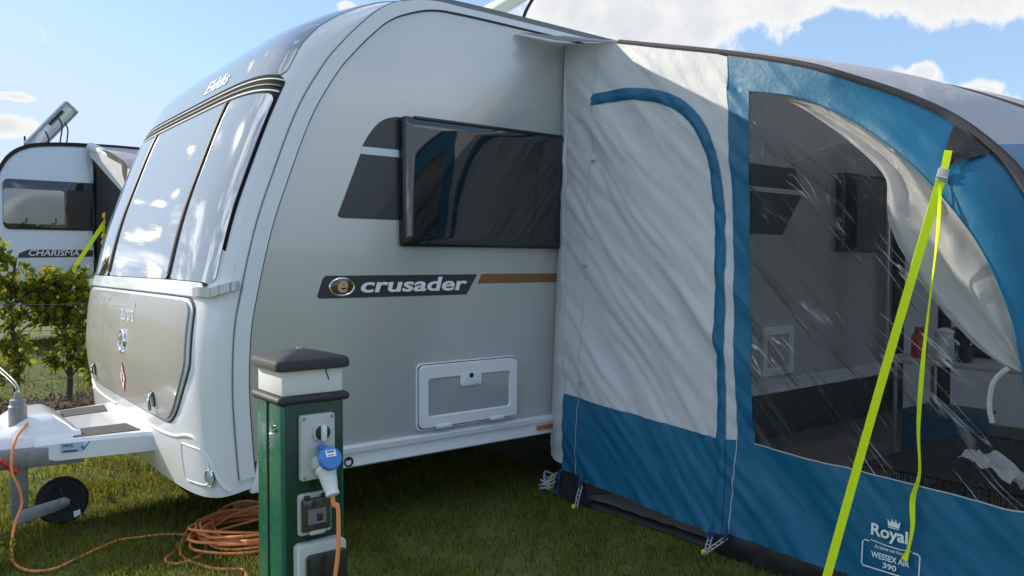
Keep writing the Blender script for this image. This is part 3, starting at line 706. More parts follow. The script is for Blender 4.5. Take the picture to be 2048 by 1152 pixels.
m=MB(); q=lf(.70,.425); m.prism([q(p) for p in ((-.018,.0,0),(-.012,.006,0),(-.004,-.004,0),(.02,.024,0),(.022,.020,0),(-.004,-.018,0))],(0,-.001,0)); m.build('tick',M['tick_blue'],lb)
m=MB(); q=lf(.64,.408); m.prism([q(p) for p in ((-.03,.004,0),(.03,.004,0),(.03,-.004,0),(-.03,-.004,0))],(0,-.001,0)); m.build('small_print',M['ink_dark'],lb)
# hitch cover: a rounded white moulding with a raised hump at its end
m=MB()
def cover(a,b):
    x=-1.0+1.70*a
    hump=interp([(-1,0),(.40,0),(.47,.055),(.60,.058),(.66,.02),(.72,-.06)],x)
    wd=interp([(-1,.16),(-.3,.20),(.1,.27),(.5,.36),(.72,.36)],x)
    s_=-1+2*b
    k=(1-abs(s_)**4.5)**(1/4.5) if abs(s_)<1 else 0
    hh=hump*max(0,1-abs(s_/.86)**6)
    base=.415
    return (x, YC-.02+wd*s_, base+(.085)*k+hh)
m.grid(cover,70,44); m.build('hitch_cover',M['white_shell'],car,ang=60)
for s in (-1,1):
    m=MB(); m.prism([(-1.1,YC+s*.12,.345),(-1.1,YC+s*.12,.43),(.70,YC+s*.385,.435),(.70,YC+s*.385,.345)],(0,s*.05,0)); m.build('drawbar_rail',M['steel'],car,bevel=.004)
m=MB(); m.tube([(-1.0,YC,.44),(-1.4,YC,.44)],.04,14); m.tube([(-1.4,YC,.47),(-1.4,YC,.38)],.05,14); m.build('coupling_head',M['steel'],car)
# jockey wheel, its tube, crank and bracket
JX,JY=.455,YC-.20
m=MB(); m.lathe((JX,JY,.44),(0,0,1),[(0,.038),(.005,.040),(.17,.040),(.175,.034),(.20,.034),(.205,.018),(.235,.016)],22); jt=m.build('jockey_tube',M['steel'],car)
m=MB(); m.tube(catmull([(JX,JY,.675),(JX,JY,.70),(JX-.02,JY,.735),(JX-.075,JY-.01,.80),(JX-.10,JY-.01,.83)],6),.008,8); m.build('crank_arm',M['chrome'],jt)
m=MB(); m.lathe((JX-.10,JY-.01,.82),(0,0,1),[(0,.016),(.01,.022),(.07,.022),(.085,.014)],16); m.build('crank_knob',M['red_plastic'],jt)
m=MB(); m.prism([(JX-.035,JY-.03,.06),(JX+.035,JY-.03,.06),(JX+.035,JY+.03,.06),(JX-.035,JY+.03,.06)],(0,0,.33)); jl=m.build('jockey_leg',M['steel'],car,bevel=.006)
m=MB(); m.prism([(JX-.02,JY-.062,.055),(JX+.0,JY-.062,.115),(JX+.185,JY-.062,.145),(JX+.21,JY-.062,.13),(JX+.21,JY-.062,.105),(JX+.185,JY-.062,.088),(JX-.02,JY-.062,.04)],(0,.012,0)); m.build('wheel_bracket',M['steel'],jl,bevel=.003)
WXc,WZ=JX+.180,.118
m=MB(); m.lathe((WXc,JY-.045,WZ),(0,1,0),[(.004,.03),(0,.075),(-.004,.085),(0,.105),(.015,.117),(.045,.117),(.06,.105),(.064,.085),(.06,.03)],36); jw=m.build('jockey_wheel',M['rubber'],car)
m=MB(); m.lathe((WXc,JY-.066,WZ),(0,-1,0),[(0,.022),(.006,.022),(.008,.012),(.014,.012),(.015,.006)],18); m.build('axle_nut',M['steel'],jw)
for k in range(5):
    a=k*2*math.pi/5+.5
    m=MB(); ca,sa=math.cos(a),math.sin(a); w_=.009
    P=[(ca*.028-sa*w_,sa*.028+ca*w_),(ca*.078-sa*w_*.7,sa*.078+ca*w_*.7),(ca*.078+sa*w_*.7,sa*.078-ca*w_*.7),(ca*.028+sa*w_,sa*.028-ca*w_)]
    m.prism([(WXc+x,JY-.047,WZ+z) for x,z in P],(0,-.007,0)); m.build('wheel_rib',M['dark_plastic'],jw)
m=MB(); m.prism([(WXc+.045,JY-.054,WZ-.085),(WXc+.075,JY-.054,WZ-.075),(WXc+.072,JY-.054,WZ-.048),(WXc+.042,JY-.054,WZ-.055)],(0,-.002,0)); m.build('wheel_sticker',M['letter_white'],jw)
# clamp lever with red sleeve
hx,hy=.345,YC-.405
m=MB(); m.tube(catmull([(hx-.02,hy+.06,.425),(hx-.005,hy-.01,.425),(hx+.01,hy-.02,.41),(hx+.07,hy-.02,.345)],5),.007,8); cl=m.build('clamp_lever',M['chrome'],car)
m=MB(); m.lathe((hx+.012,hy-.02,.408),(.06,0,-.068),[(0,.010),(.005,.013),(.07,.013),(.075,.020),(.095,.020),(.10,.012)],14); m.build('lever_sleeve',M['red_plastic'],cl)
# roof dome
dish=thing('satellite_dome','cream satellite unit tilted up on the caravan roof with its black lead','satellite unit',(3.45,YC,2.65))
m=MB()
def dm_(p): # tilted slab
    c=Vector((3.43,YC,3.10)); u=Vector((.72,0,.50)).normalized(); n=Vector((-.5,0,.72)).normalized()
    return c+u*p[0]+Vector((0,1,0))*p[1]+n*p[2]
pr=rrect(.62,.50,.12,8)
m.prism([dm_((x,y,-.03)) for x,y in pr],dm_((0,0,.05))-dm_((0,0,-.03))); m.build('dome_panel',M['dish'],dish,bevel=.025,seg=3)
m=MB(); m.tube([dm_((.1,0,-.03)),(3.50,YC,2.66)],.06,14); m.lathe((3.50,YC,2.635),(0,0,1),[(0,.2),(.02,.2),(.03,.12)],24); m.build('dome_mount',M['dish'],dish)
m=MB(); m.tube(catmull([dm_((.28,-.2,-.03)),dm_((.30,-.22,-.03)),(3.56,YC-.26,3.06),(3.54,YC-.24,2.85),(3.52,YC-.2,2.64)],6),.012,8); m.build('lead',M['rubber'],dish)

# ---------------------------------------------------------------- hook-up post and cable
PX0,PX1,PY0,PY1=.887,1.090,2.237,2.440
post=thing('hookup_post','green electric hook-up post with black cap and white light box near the caravan','hook-up post',((PX0+PX1)/2,(PY0+PY1)/2,0))
m=MB(); m.box(PX0,PX1,PY0,PY1,0,.885); m.build('post_body',M['post_green'],post,bevel=.014,seg=3)
m=MB(); m.box(PX0+.012,PX1-.012,PY0-.004,PY0+.01,.0,.885); m.build('front_panel',M['post_green_shade'],post,bevel=.003)  # carries the painted shade of the post's front face
m=MB(); m.box(PX0-.0035,PX0+.01,PY0+.104,PY0+.113,0,.885); m.build('door_seam',M['trim_dark'],post)
m=MB(); m.lathe((PX0-.0,PY0+.047,.805),(-1,0,0),[(-.004,.011),(.006,.011),(.006,.005),(.004,.004)],16); m.build('lock',M['chrome'],post)
m=MB(); m.box(PX0-.014,PX1+.014,PY0-.014,PY1+.014,.880,.905); m.build('collar',M['post_cap'],post,bevel=.011,seg=3)
m=MB(); m.box(PX0+.004,PX1-.004,PY0+.004,PY1-.004,.905,.990); lbx=m.build('light_box',M['post_light'],post,bevel=.006)
m=MB(); m.tube([(PX1-.058,PY0+.0025,.985),(PX1-.060,PY0+.0025,.972),(PX1-.052,PY0+.0025,.952),(PX1-.050,PY0+.0025,.945)],.0016,6); m.build('crack',M['dark_plastic'],lbx)
m=MB(); cx,cy=(PX0+PX1)/2,(PY0+PY1)/2
def rr3(w,r,z): return [(cx+x,cy+y,z) for x,y in rrect(w,w,r,6)]
rings=[rr3(.222,.020,.980),rr3(.238,.026,.983),rr3(.240,.027,1.000),rr3(.232,.024,1.010),rr3(.216,.02,1.015),rr3(.05,.01,1.034),rr3(.02,.005,1.036)]
n=len(rings[0]); m.add([p for r_ in rings for p in r_],[(k*n+i,k*n+(i+1)%n,(k+1)*n+(i+1)%n,(k+1)*n+i) for k in range(len(rings)-1) for i in range(n)]+[tuple((len(rings)-1)*n+i for i in range(n)),tuple(reversed(range(n)))])
cap=m.build('cap',M['post_cap'],post,ang=30)
m=MB(); m.lathe((cx,cy,1.034),(0,0,1),[(0,.012),(.004,.011),(.006,.005)],14); m.build('cap_screw',M['steel'],cap)
YF=PY0-.004
def plate(x0,x1,z0,z1,d,r,name,mm,parent,y=YF,bev=.004):
    m=MB(); m.prism([((x0+x1)/2+x,y,(z0+z1)/2+z) for x,z in rrect(x1-x0,z1-z0,r)],(0,-d,0)); return m.build(name,M[mm],parent,bevel=bev)
so_=plate(.936,1.046,.652,.848,.022,.008,'socket_plate','socket_grey',post)
yk=YF-.022
for x in (.947,1.036):
    for z in (.661,.839):
        m=MB(); m.lathe((x,yk,z),(0,-1,0),[(0,.005),(.003,.0045),(.0035,.002)],10); m.build('screw',M['steel'],so_)
m=MB(); m.lathe((1.003,yk,.792),(0,-1,0),[(0,.030),(.006,.029),(.007,.024),(.003,.024)],28); kn=m.build('switch_knob',M['socket_grey'],so_)
m=MB(); m.lathe((1.003,yk,.792),(0,-1,0),[(.002,.0235),(.008,.0225),(.009,.018)],28); m.build('knob_disc',M['dark_plastic'],kn)
m=MB(); m.box(.995,1.011,yk-.022,yk-.006,.768,.816); m.build('knob_bar',M['plastic_white'],kn,bevel=.004)
# socket throat, tilted down
ad=Vector((.02,-.52,-.85)).normalized()
m=MB(); m.lathe((1.004,yk+.01,.712),ad,[(0,.040),(.03,.038),(.034,.034)],24); m.build('socket_throat',M['socket_grey'],so_)
plg=thing('power_plug','blue and white power plug pushed into the socket of the green post','plug',(1.012,yk-.05,.69))
m=MB(); m.lathe((1.006,yk-.012,.694),ad,[(0,.029),(.010,.032),(.018,.032),(.026,.028),(.066,.022),(.080,.019),(.086,.021),(.094,.020),(.096,.008)],24); m.build('plug_body',M['plastic_white'],plg)
m=MB(); lidc=Vector((1.004,yk-.050,.722)); ln=Vector((-.02,-.88,.42)).normalized()
m.lathe(lidc,ln,[(-.010,.033),(-.004,.036),(.006,.036),(.012,.032),(.014,.02)],26); lid=m.build('socket_lid',M['plug_blue'],plg)
m=MB(); ux=Vector((1,0,0)).normalized(); uz=ln.cross(ux); uz=uz if uz.z>0 else -uz
q=lambda a,b,c_=.0145:lidc+ux*a+uz*b+ln*c_
m.prism([q(-.016,.002),q(.016,.002),q(.016,.022),q(-.016,.022)],ln*.001); lw=m.build('lid_label',M['letter_white'],lid)
m=MB(); m.prism([q(-.011,.015,.0158),q(.011,.015,.0158),q(.011,.019,.0158),q(-.011,.019,.0158)],ln*.0006); m.prism([q(-.011,.006,.0158),q(.008,.006,.0158),q(.008,.008,.0158),q(-.011,.008,.0158)],ln*.0006); m.build('label_print',M['ink_dark'],lw)
m=MB(); m.box(.986,1.010,yk-.03,yk-.002,.742,.756); m.build('lid_hinge',M['plug_blue'],plg,bevel=.003)
# breaker window and lower enclosure
br=plate(.930,1.036,.486,.612,.014,.010,'breaker_box','socket_grey',post)
pl=plate(.937,1.029,.498,.598,.012,.006,'breaker_lid','smoke',br,y=YF-.014)
m=MB(); m.box(.955,1.012,YF-.0275,YF-.026,.520,.566); m.build('breaker_label',M['seam_grey'],pl)
m=MB(); m.box(.983,1.000,YF-.032,YF-.026,.528,.550); m.build('breaker_switch',M['dark_plastic'],pl,bevel=.002)
for x in (.955,1.010):
    m=MB(); m.box(x-.008,x+.008,YF-.030,YF-.012,.594,.606); m.build('lid_clip',M['dark_plastic'],br,bevel=.002)
m=MB(); m.box(.96,1.008,YF-.031,YF-.014,.488,.500); m.build('lid_latch',M['socket_grey'],br,bevel=.003)
en=plate(.917,1.070,.250,.466,.045,.016,'lower_enclosure','socket_grey',post)
plate(.938,1.066,.262,.438,.016,.012,'enclosure_lid','black_gloss',en,y=YF-.045)
m=MB(); m.prism([(.99+x,YF-.018+y*.6,.466) for x,y in rrect(.045,.03,.012)],(0,0,.0015)); m.build('knockout',M['socket_grey'],en)

cab=thing('power_cable','orange electric cable from the green post, coiled on the grass and over the drawbar','cable',(1.3,3.7,0))
random.seed(3)
pe=Vector((1.006,yk-.012,.694))+ad*.090
P=[tuple(pe),tuple(pe+ad*.02+Vector((0,0,-.015))),(pe.x+.008,pe.y-.02,.58),(pe.x+.004,pe.y-.026,.45),(pe.x-.016,pe.y-.02,.30),(pe.x-.03,pe.y-.01,.15),(pe.x-.03,pe.y+.0,.04),(pe.x-.08,pe.y+.10,.012),(.86,2.30,.012),(.80,2.55,.012),(.98,2.95,.012),(1.13,3.25,.012),(1.03,3.38,.012),(.97,3.62,.014),(1.10,3.95,.016)]
CXc,CYc=1.33,3.70
a0=2.4
for i in range(13*14+6):
    a=a0-i*2*math.pi/14; k=i/14
    rx=.235+.03*math.sin(k*2.1)+.02*random.uniform(-1,1); ry=.235+.03*math.cos(k*1.7)
    ox_=.035*math.sin(k*5.3); oy_=.05*math.cos(k*3.9)
    P.append((CXc+ox_+rx*math.cos(a),CYc+oy_+ry*math.sin(a),.022+.0055*k*(.7+.3*math.sin(a*2+k))))
lp=[(1.06,3.78,.02),(.98,3.70,.012),(.90,3.60,.012),(.93,3.52,.012),(1.04,3.56,.012),(1.10,3.70,.014),(1.06,3.86,.014),(.98,3.94,.012),(.88,3.97,.012),(.80,3.99,.012),(.70,3.93,.012),(.60,3.85,.012),(.50,3.78,.012),(.42,3.82,.012),(.375,3.95,.02),(.385,4.10,.06)]
P+=lp
P+=[(.405,4.16,.13),(.435,4.19,.20),(.425,4.19,.28),(.400,4.20,.35),(.405,4.22,.43),(.425,4.27,.49),(.47,4.36,.525),(.52,4.50,.535),(.55,4.70,.54),(.56,4.92,.525),(.60,5.10,.44),(.62,5.15,.30),(.75,5.1,.2)]
m=MB(); m.tube(catmull(P,5),.0066,8); m.build('cable_run',M['cable'],cab)
m=MB(); m.tube(catmull([(.77,4.75,.34),(.78,4.60,.325),(.86,4.55,.33),(.95,4.57,.345),(1.0,4.7,.38)],5),.006,6); tag(m.build('cable_tail',M['cable']),'short loop of orange cable hanging under the drawbar fairing','cable')
m=MB(); m.lathe((1.34,4.02,.055),(1,-.16,.05),[(0,.014),(.005,.018),(.24,.017),(.245,.012)],12)
tag(m.build('wooden_stick',M['wood']),'pale round wooden stick lying behind the orange cable coil','stick')

# ---------------------------------------------------------------- awning
XA=2.83; KA=.09; XE=6.95
BEAM=[(3.40,2.565),(3.05,2.492),(2.654,2.376),(2.27,2.263),(1.893,2.137),(1.665,2.035),(1.46,1.927),(1.301,1.819),(1.169,1.695),(1.086,1.59),(1.015,1.45),(.945,1.22),(.90,.95),(.875,.6),(.86,.25),(.855,.02)]
BC=[(p.x,p.y) for p in catmull([(a,b,0) for a,b in BEAM],6)]
def dbeam(y,z):
    best=9.
    for (a,b),(c,d) in zip(BC,BC[1:]):
        ex,ez=c-a,d-b; t=((y-a)*ex+(z-b)*ez)/(ex*ex+ez*ez); t=0 if t<0 else 1 if t>1 else t
        h=(y-a-ex*t)**2+(z-b-ez*t)**2
        if h<best: best=h
    return math.sqrt(best) if best<9 else 3.
def fold(y,z):
    u=(y-z)*.707; w=(y+z)*.707
    wob=.05*noise.noise((y*1.7,z*1.7,4))
    n1=noise.noise(((u+wob)*6.5, w*.75, 1.3)); n2=noise.noise(((u+wob)*15, w*1.5, 5.1)); n3=noise.noise(((u+wob)*34,w*4,8.2))
    md=.55+.9*max(0,noise.noise((y*1.3+5,z*1.3,9))+.35)
    a=(.028*n1+.015*(1-2*abs(n2)))*md+.005*n3
    s=.006*noise.noise((y*9,z*9,2))
    k=1.
    if y<2.2: k=.7 if z<.6 else .5
    if z>2.1: k*=.6
    return a*k+s*.6
def aw(y,z,o=0.):
    fd=fold(y,z)
    if z>1.2 or y<1.2: fd*=min(1,max(0,(dbeam(y,z)-.01)/.10))
    x=XA+KA*z+fd
    if y<1.75:
        d=dbeam(y,z)
        if d<.17: x+=.13*((.17-d)/.17)**2*min(1,(1.75-y)/.4)
    return Vector((x-o,y,z))
def awflat(y,z,o=0.): return Vector((XA+KA*z-o,y,z))
def region(poly,step=.018,off=0.,fn=aw):
    bm=bmesh.new(); vs=[bm.verts.new((0,y,z)) for y,z in poly]; bm.faces.new(vs)
    y0=min(p[0] for p in poly);y1=max(p[0] for p in poly);z0=min(p[1] for p in poly);z1=max(p[1] for p in poly)
    def cut(ax,a,b):
        k=math.ceil(a/step)*step+.00031
        while k<b:
            bmesh.ops.bisect_plane(bm,geom=bm.verts[:]+bm.edges[:]+bm.faces[:],dist=1e-6,plane_co=(0,k,0) if ax==1 else (0,0,k),plane_no=(0,1,0) if ax==1 else (0,0,1)); k+=step
    cut(1,y0,y1); cut(2,z0,z1)
    bmesh.ops.triangulate(bm,faces=[f for f in bm.faces if len(f.verts)>4])
    bm.verts.index_update(); m=MB()
    m.add([fn(v.co.y,v.co.z,off) for v in bm.verts],[tuple(v.index for v in f.verts) for f in bm.faces]); bm.free(); return m
def strip(path,width,off,fn=aw,puff=.012,seg=6,ruff=0.):
    """puffy band following a (y,z) path"""
    q=[(p.x,p.y) for p in catmull([(a,b,0) for a,b in path],10)]
    m=MB(); vs=[];n=len(q)
    for i,(y,z) in enumerate(q):
        a=q[min(i+1,n-1)];b=q[max(i-1,0)];dy,dz=a[0]-b[0],a[1]-b[1];l=math.hypot(dy,dz);py,pz=-dz/l,dy/l
        w=(width(i/n) if callable(width) else width)*(1+.06*noise.noise((i*.35,3,1)))
        for k in range(seg+1):
            s=-1+2*k/seg
            vs.append(fn(y+py*w/2*s,z+pz*w/2*s,off+puff*(1-s*s)+ruff*noise.noise((i*.8,s*1.5,6))*(1-s*s)))
    m.add(vs,[(i*(seg+1)+k,(i+1)*(seg+1)+k,(i+1)*(seg+1)+k+1,i*(seg+1)+k+1) for i in range(n-1) for k in range(seg)])
    return m
def seam(path,r,off=.001):
    q=catmull([(a,b,0) for a,b in path],12); m=MB(); m.tube([aw(p.x,p.y,off) for p in q],r,6); return m
awn=thing('awning','blue and grey inflatable awning with a clear window, joined to the big caravan','awning',(XA,3.0,0))
topc=[p for p in BC if p[0]>=2.27]
def zb(y):  # beam height at y (upper branch)
    return interp(sorted(BC),y)
left=[(3.40,2.56),(3.37,2.2),(3.33,1.8),(3.285,1.3),(3.25,.8),(3.234,.584)]
sR=[(2.27,2.25),(2.24,1.9),(2.19,1.5),(2.15,1.1),(2.115,.75),(2.097,.527)]
tp=[(y,z-.006) for y,z in BC if 2.27<y<3.40]
grey=left+[(2.9,.562),(2.5,.536),(2.175,.518)]+list(reversed(sR))+list(reversed(tp))
region(grey).build('grey_side_panel',M['fab_grey'],awn,ang=80,fix=True)
lowA=[(3.234,.584),(2.9,.562),(2.5,.536),(2.175,.518),(2.097,.527),(2.10,.35),(2.105,.118),(2.18,.10),(2.4,.108),(2.7,.13),(2.95,.14),(3.03,.142),(3.10,.16),(3.218,.165)]
region(lowA).build('blue_lower_panel',M['fab_blue'],awn,ang=80)
lowB=[(2.097,.527),(2.007,.528),(1.5,.508),(.974,.49),(.90,.488),(.875,.3),(.862,.09),(1.2,.092),(1.71,.107),(2.105,.118),(2.10,.35)]
region(lowB).build('blue_lower_panel',M['fab_blue'],awn,ang=80)
wl=[(2.143,2.07),(2.115,1.7),(2.08,1.25),(2.04,.85),(2.007,.528)]
band=sR+list(reversed(wl))+[(2.265,2.105)]
region(band).build('blue_upright_band',M['fab_blue'],awn,ang=80)
arc_=[(2.143,2.07),(1.883,1.997),(1.655,1.87),(1.447,1.708),(1.294,1.547),(1.169,1.382),(1.081,1.211),(1.028,1.046),(.995,.868),(.980,.68),(.974,.49)]
ac=[(p.x,p.y) for p in catmull([(a,b,0) for a,b in arc_],5)]
bt=[(y,z-.004) for y,z in BC if y<=2.27 and z>.488]
arch=[(2.265,2.105)]+ac[:-1]+[(.974,.49),(.90,.488)]+list(reversed(bt))
region(arch).build('blue_arch_panel',M['fab_blue'],awn,ang=80)
win=list(reversed(wl))[:-1]+ac+[(1.5,.508)]
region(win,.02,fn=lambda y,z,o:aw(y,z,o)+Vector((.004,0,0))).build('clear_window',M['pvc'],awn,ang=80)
# seams and zip flap
fl=[(3.15,2.195),(2.9,2.185),(2.68,2.135),(2.52,2.06),(2.40,1.945),(2.32,1.79),(2.275,1.59),(2.25,1.4),(2.22,1.1),(2.195,.8),(2.177,.537),(2.165,.3),(2.165,.11)]
strip(fl,lambda t:.064-.018*t,.004,puff=.007,ruff=.012).build('zip_flap',M['fab_blue'],awn,ang=80)
seam([(3.15,2.49),(3.15,2.2),(3.145,1.7),(3.13,1.2),(3.12,.7),(3.115,.4),(3.10,.16)],.0016).build('seam',M['ladder_grey'],awn)
seam(sR+[(2.10,.35),(2.105,.12)],.002).build('seam',M['fab_grey'],awn)
seam(wl,.0025).build('seam',M['fab_blue'],awn)
seam([(2.007,.526),(1.7,.514),(1.3,.500),(.974,.488)],.0028).build('seam',M['ladder_grey'],awn)
seam([(3.234,.584),(2.9,.562),(2.5,.536),(2.19,.518)],.002).build('seam',M['ladder_grey'],awn)
seam(arc_,.0025).build('seam',M['fab_blue'],awn)
for y,z in ((3.128,1.86),(3.115,1.29),(3.10,.66)):
    m=MB(); p=aw(y,z,.006); m.tube([p+Vector((0,.014,0)),p+Vector((-.008,0,.002)),p+Vector((0,-.014,.004))],.0045,8); m.box(p.x-.008,p.x+.004,p.y-.006,p.y+.006,p.z-.012,p.z+.004); m.build('toggle',M['ladder_grey'],awn)
# sealing pad against the caravan
m=MB()
def padf(a,b):
    z=.20+(2.54-.20)*a; yl=interp([(.2,3.222),(.584,3.236),(1.3,3.287),(1.8,3.332),(2.2,3.372),(2.56,3.401)],z)
    p=aw(yl,z); cx=interp([(.2,2.955),(.9,2.985),(1.8,3.03),(2.56,3.07)],z); q=Vector((cx,Y0-.008,z))
    r=p.lerp(q,b); bul=math.sin(math.pi*b)*(.022+.012*noise.noise((z*6,b*2,3)))
    return r+Vector((-bul*.8,-bul*.3,0))
m.grid(padf,90,10); m.build('sealing_pad',M['fab_grey'],awn,ang=80)
m=MB(); m.tube(catmull([(3.062,Y0-.012,2.555),(3.045,Y0-.014,2.2),(3.02,Y0-.014,1.6),(2.99,Y0-.014,1.0),(2.965,Y0-.014,.5),(2.95,Y0-.02,.25)],8),.008,8); m.build('pad_edge',M['ladder_grey'],awn)
# piping along the gable edge and the dark beam behind it
q=catmull([(a,b,0) for a,b in BEAM],6); n=len(q)
def xe(y,z):
    o=aw(y,z).x; return o
m=MB(); m.tube([Vector((aw(p.x,p.y).x+.006,p.x,p.y+.004)) for p in q if p.x<3.0],lambda i:.013+.014*min(1,max(0,(i/n-.15)/.4)),8); m.build('edge_piping',M['piping'],awn)
# roof: bulging cloth between three air beams, light grey above, blue at the front
def roofpt(s,x,xs):
    i=min(int(s*(n-1)),n-2); f=s*(n-1)-i; p=q[i].lerp(q[i+1],f); t=q[i+1]-q[i]; t.normalize(); nm=Vector((t.y,-t.x)) ; nm=-nm if nm.y<0 else nm
    if abs(nm.y)<1e-3: nm=Vector((-1,0))
    if nm.x>0 and nm.y<.05: nm=-nm
    u=(x-3.0)/3.9; bul=.10*math.sin(math.pi*u)+.028*abs(math.sin(3*math.pi*u))
    return Vector((x,p.x+nm.x*bul,p.y+nm.y*bul))
def roof(s0,s1,name,mm,nu=40,nx=48):
    m=MB()
    def fn(a,b):
        s=s0+(s1-s0)*a; i=min(int(s*(n-1)),n-1); p=q[i]
        x0=aw(p.x,p.y).x+.012
        if p.x>3.02: x0=x0-(p.x-3.02)/.38*.36
        return roofpt(s,x0+(XE-x0)*b,0)+Vector((0,0,.0))
    m.grid(fn,nu,nx); return m.build(name,mm,awn,ang=80)
sb=next(i for i,p in enumerate(q) if p.x<1.20)/(n-1)
roof(0,sb,'roof_panel',M['fab_roof'],60); s1=next(i for i,p in enumerate(q) if p.y<1.42)/(n-1); s2=next(i for i,p in enumerate(q) if p.y<.55)/(n-1)
roof(sb,s1,'front_panel',M['fab_blue'],30); roof(s1,s2,'front_window',M['pvc'],30); roof(s2,1,'front_panel',M['fab_blue'],20)  # unseen clear band added in the front to let light inside
for k in (1,2,3):
    u=k/3; x=3.0+3.9*u
    m=MB(); m.tube([roofpt(i/80,x,0)+Vector((0,0,.004)) for i in range(81)],.011,8); m.build('beam_seam',M['piping'],awn)
# far side wall, inner beams, mud wall, black corner, carpet
m=MB(); m.grid(lambda a,b:Vector((XE-.02+.01*math.sin(a*60),.87+2.52*a,.02+(zb(.87+2.52*a)-.04)*b)),60,20); m.build('far_side_panel',M['fab_roof'],awn,ang=80)
for y in (3.34,2.95):
    m=MB(); m.tube([(XE-.06,y,.02),(XE-.06,y,zb(y)-.06)],.05,12); m.build('pole_pad',M['black_cloth'],awn)
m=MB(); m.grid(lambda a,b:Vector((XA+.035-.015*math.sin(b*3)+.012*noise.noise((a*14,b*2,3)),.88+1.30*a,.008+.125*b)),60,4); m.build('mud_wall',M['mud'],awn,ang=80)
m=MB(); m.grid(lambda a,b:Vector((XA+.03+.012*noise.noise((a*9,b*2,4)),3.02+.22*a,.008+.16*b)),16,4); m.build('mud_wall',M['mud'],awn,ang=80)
cp=[(1.318,1.845),(1.305,1.62),(1.285,1.60),(1.175,1.668),(1.17,1.70)]
region([(1.300,1.812),(1.292,1.66),(1.278,1.648),(1.245,1.662),(1.175,1.697),(1.232,1.755)],.02,.010,fn=lambda y,z,o:aw(y,z,o+.012+.012*noise.noise((y*18,z*18,0)))).build('corner_patch',M['black_cloth'],awn,ang=80)
m=MB(); m.grid(lambda a,b:(3.02+(6.88-3.02)*a,Y0-.05+.02*noise.noise((a*20,b*2,9)),.345-.335*b),60,6); m.build('draught_skirt',M['black_cloth'],awn,ang=80)
# tie-down ladders with blue loops
def ladder(y,z0,z1,dy,xo):
    p0=awflat(y,z0,.0)+Vector((-.004,0,0)); p1=Vector((XA-.03-xo,y+dy,z1))
    m=MB(); d=(p1-p0); w=Vector((0,.010,0)); nn=5
    for s in (-1,1): m.tube([p0+w*s,p0.lerp(p1,.5)+w*s+Vector((-.004,0,0)),p1+w*s*.6],.0028,6)
    for k in range(nn+1): c=p0.lerp(p1,k/nn); m.tube([c-w,c+w],.0024,6)
    ld_=m.build('tie_down_ladder',M['ladder_grey'],awn)
    m=MB(); m.tube(catmull([p0+Vector((.006,0,.05)),p0+Vector((-.006,.006,.02)),p0+Vector((-.006,0,-.012)),p0+Vector((-.004,-.006,.02)),p0+Vector((.006,0,.05))],5),.004,6); m.build('webbing_loop',M['loop_blue'],ld_)
ladder(3.035,.125,.005,-.01,.01); ladder(2.19,.085,.005,.0,.0); ladder(2.11,.10,.01,.09,.01)
m=MB(); m.tube(catmull([(2.86,3.22,.17),(2.845,3.225,.10),(2.85,3.23,.03)],5),.005,6); m.build('webbing_loop',M['loop_blue'],awn)
# curtain gathered along the window arch, on the inside
m=MB()
outer=[(2.02,2.03),(1.85,1.99),(1.655,1.875),(1.447,1.715),(1.294,1.55),(1.169,1.385),(1.081,1.21),(1.03,1.05),(1.0,.95)]
innr=[(2.0,2.02),(1.84,1.915),(1.66,1.77),(1.53,1.63),(1.51,1.47),(1.42,1.30),(1.29,1.13),(1.13,.98),(1.01,.935)]
oc=catmull([(a,b,0) for a,b in outer],8); ic=catmull([(a,b,0) for a,b in innr],8)
def cur(a,b):
    i=min(int(a*(len(oc)-1)),len(oc)-1); p=oc[i].lerp(ic[i],b)
    d=.045+.018*math.sin(b*14+2*noise.noise((a*5,b*2,2)))+.01*noise.noise((a*20,b*6,1))
    return Vector((XA+KA*p.y+d,p.x,p.y))
m.grid(cur,64,30); cu_=m.build('gathered_curtain',M['fab_curtain'],awn,ang=80)
m=MB(); m.tube([(3.035,1.50,1.755),(3.03,1.485,1.70),(3.03,1.475,1.662)],.008,8); m.build('curtain_tie',M['fab_curtain'],cu_)
m=MB(); m.tube(catmull([(2.93,1.05,.95),(2.925,1.09,.90),(2.92,1.10,.82),(2.92,1.09,.76)],5),.009,6); m.build('curtain_tie',M['fab_curtain'],cu_)
# maker's print on the lower panel
def lg(y0,z0,sl=0.): return lambda p:awflat(y0-p[0],z0+p[1]-sl*p[0],.010+p[2])
dz=.0
logo=text_mb('Royal',.135,.058,lg(1.400,.306),bold=.022,depth=.001); 
f=lg(1.385,.349)
crown=[(-.020,-.010),(-.024,.014),(-.012,.002),(-.007,.018),(0,.004),(.007,.018),(.012,.002),(.024,.014),(.020,-.010)]
logo.prism([f((x,y,0)) for x,y in crown],(-.001,0,0)); logo.prism([f((x,y,0)) for x,y in ((-.020,-.013),(.020,-.013),(.020,-.016),(-.020,-.016))],(-.001,0,0))
logo.tube([lg(1.392,.266)(p) for p in ((-.075,.006,0),(-.02,.0,0),(.03,-.001,0),(.075,.003,0))],.0016,6)
t_=text_mb('At home out there',.112,.013,lg(1.395,.2535),depth=.001); logo.add(t_.v,t_.f)
t_=text_mb('WESSEX AIR',.140,.022,lg(1.392,.222),bold=.018,depth=.001); logo.add(t_.v,t_.f)
t_=text_mb('390',.050,.020,lg(1.392,.193),bold=.018,depth=.001); logo.add(t_.v,t_.f)
bx=[(-.080,.098),(-.096,.098),(-.105,.090),(-.105,.012),(-.098,.003),(.098,.003),(.105,.012),(.105,.090),(.096,.098),(.080,.098)]
logo.tube([lg(1.392,.168)((a,b,0)) for a,b in bx],.0022,6)
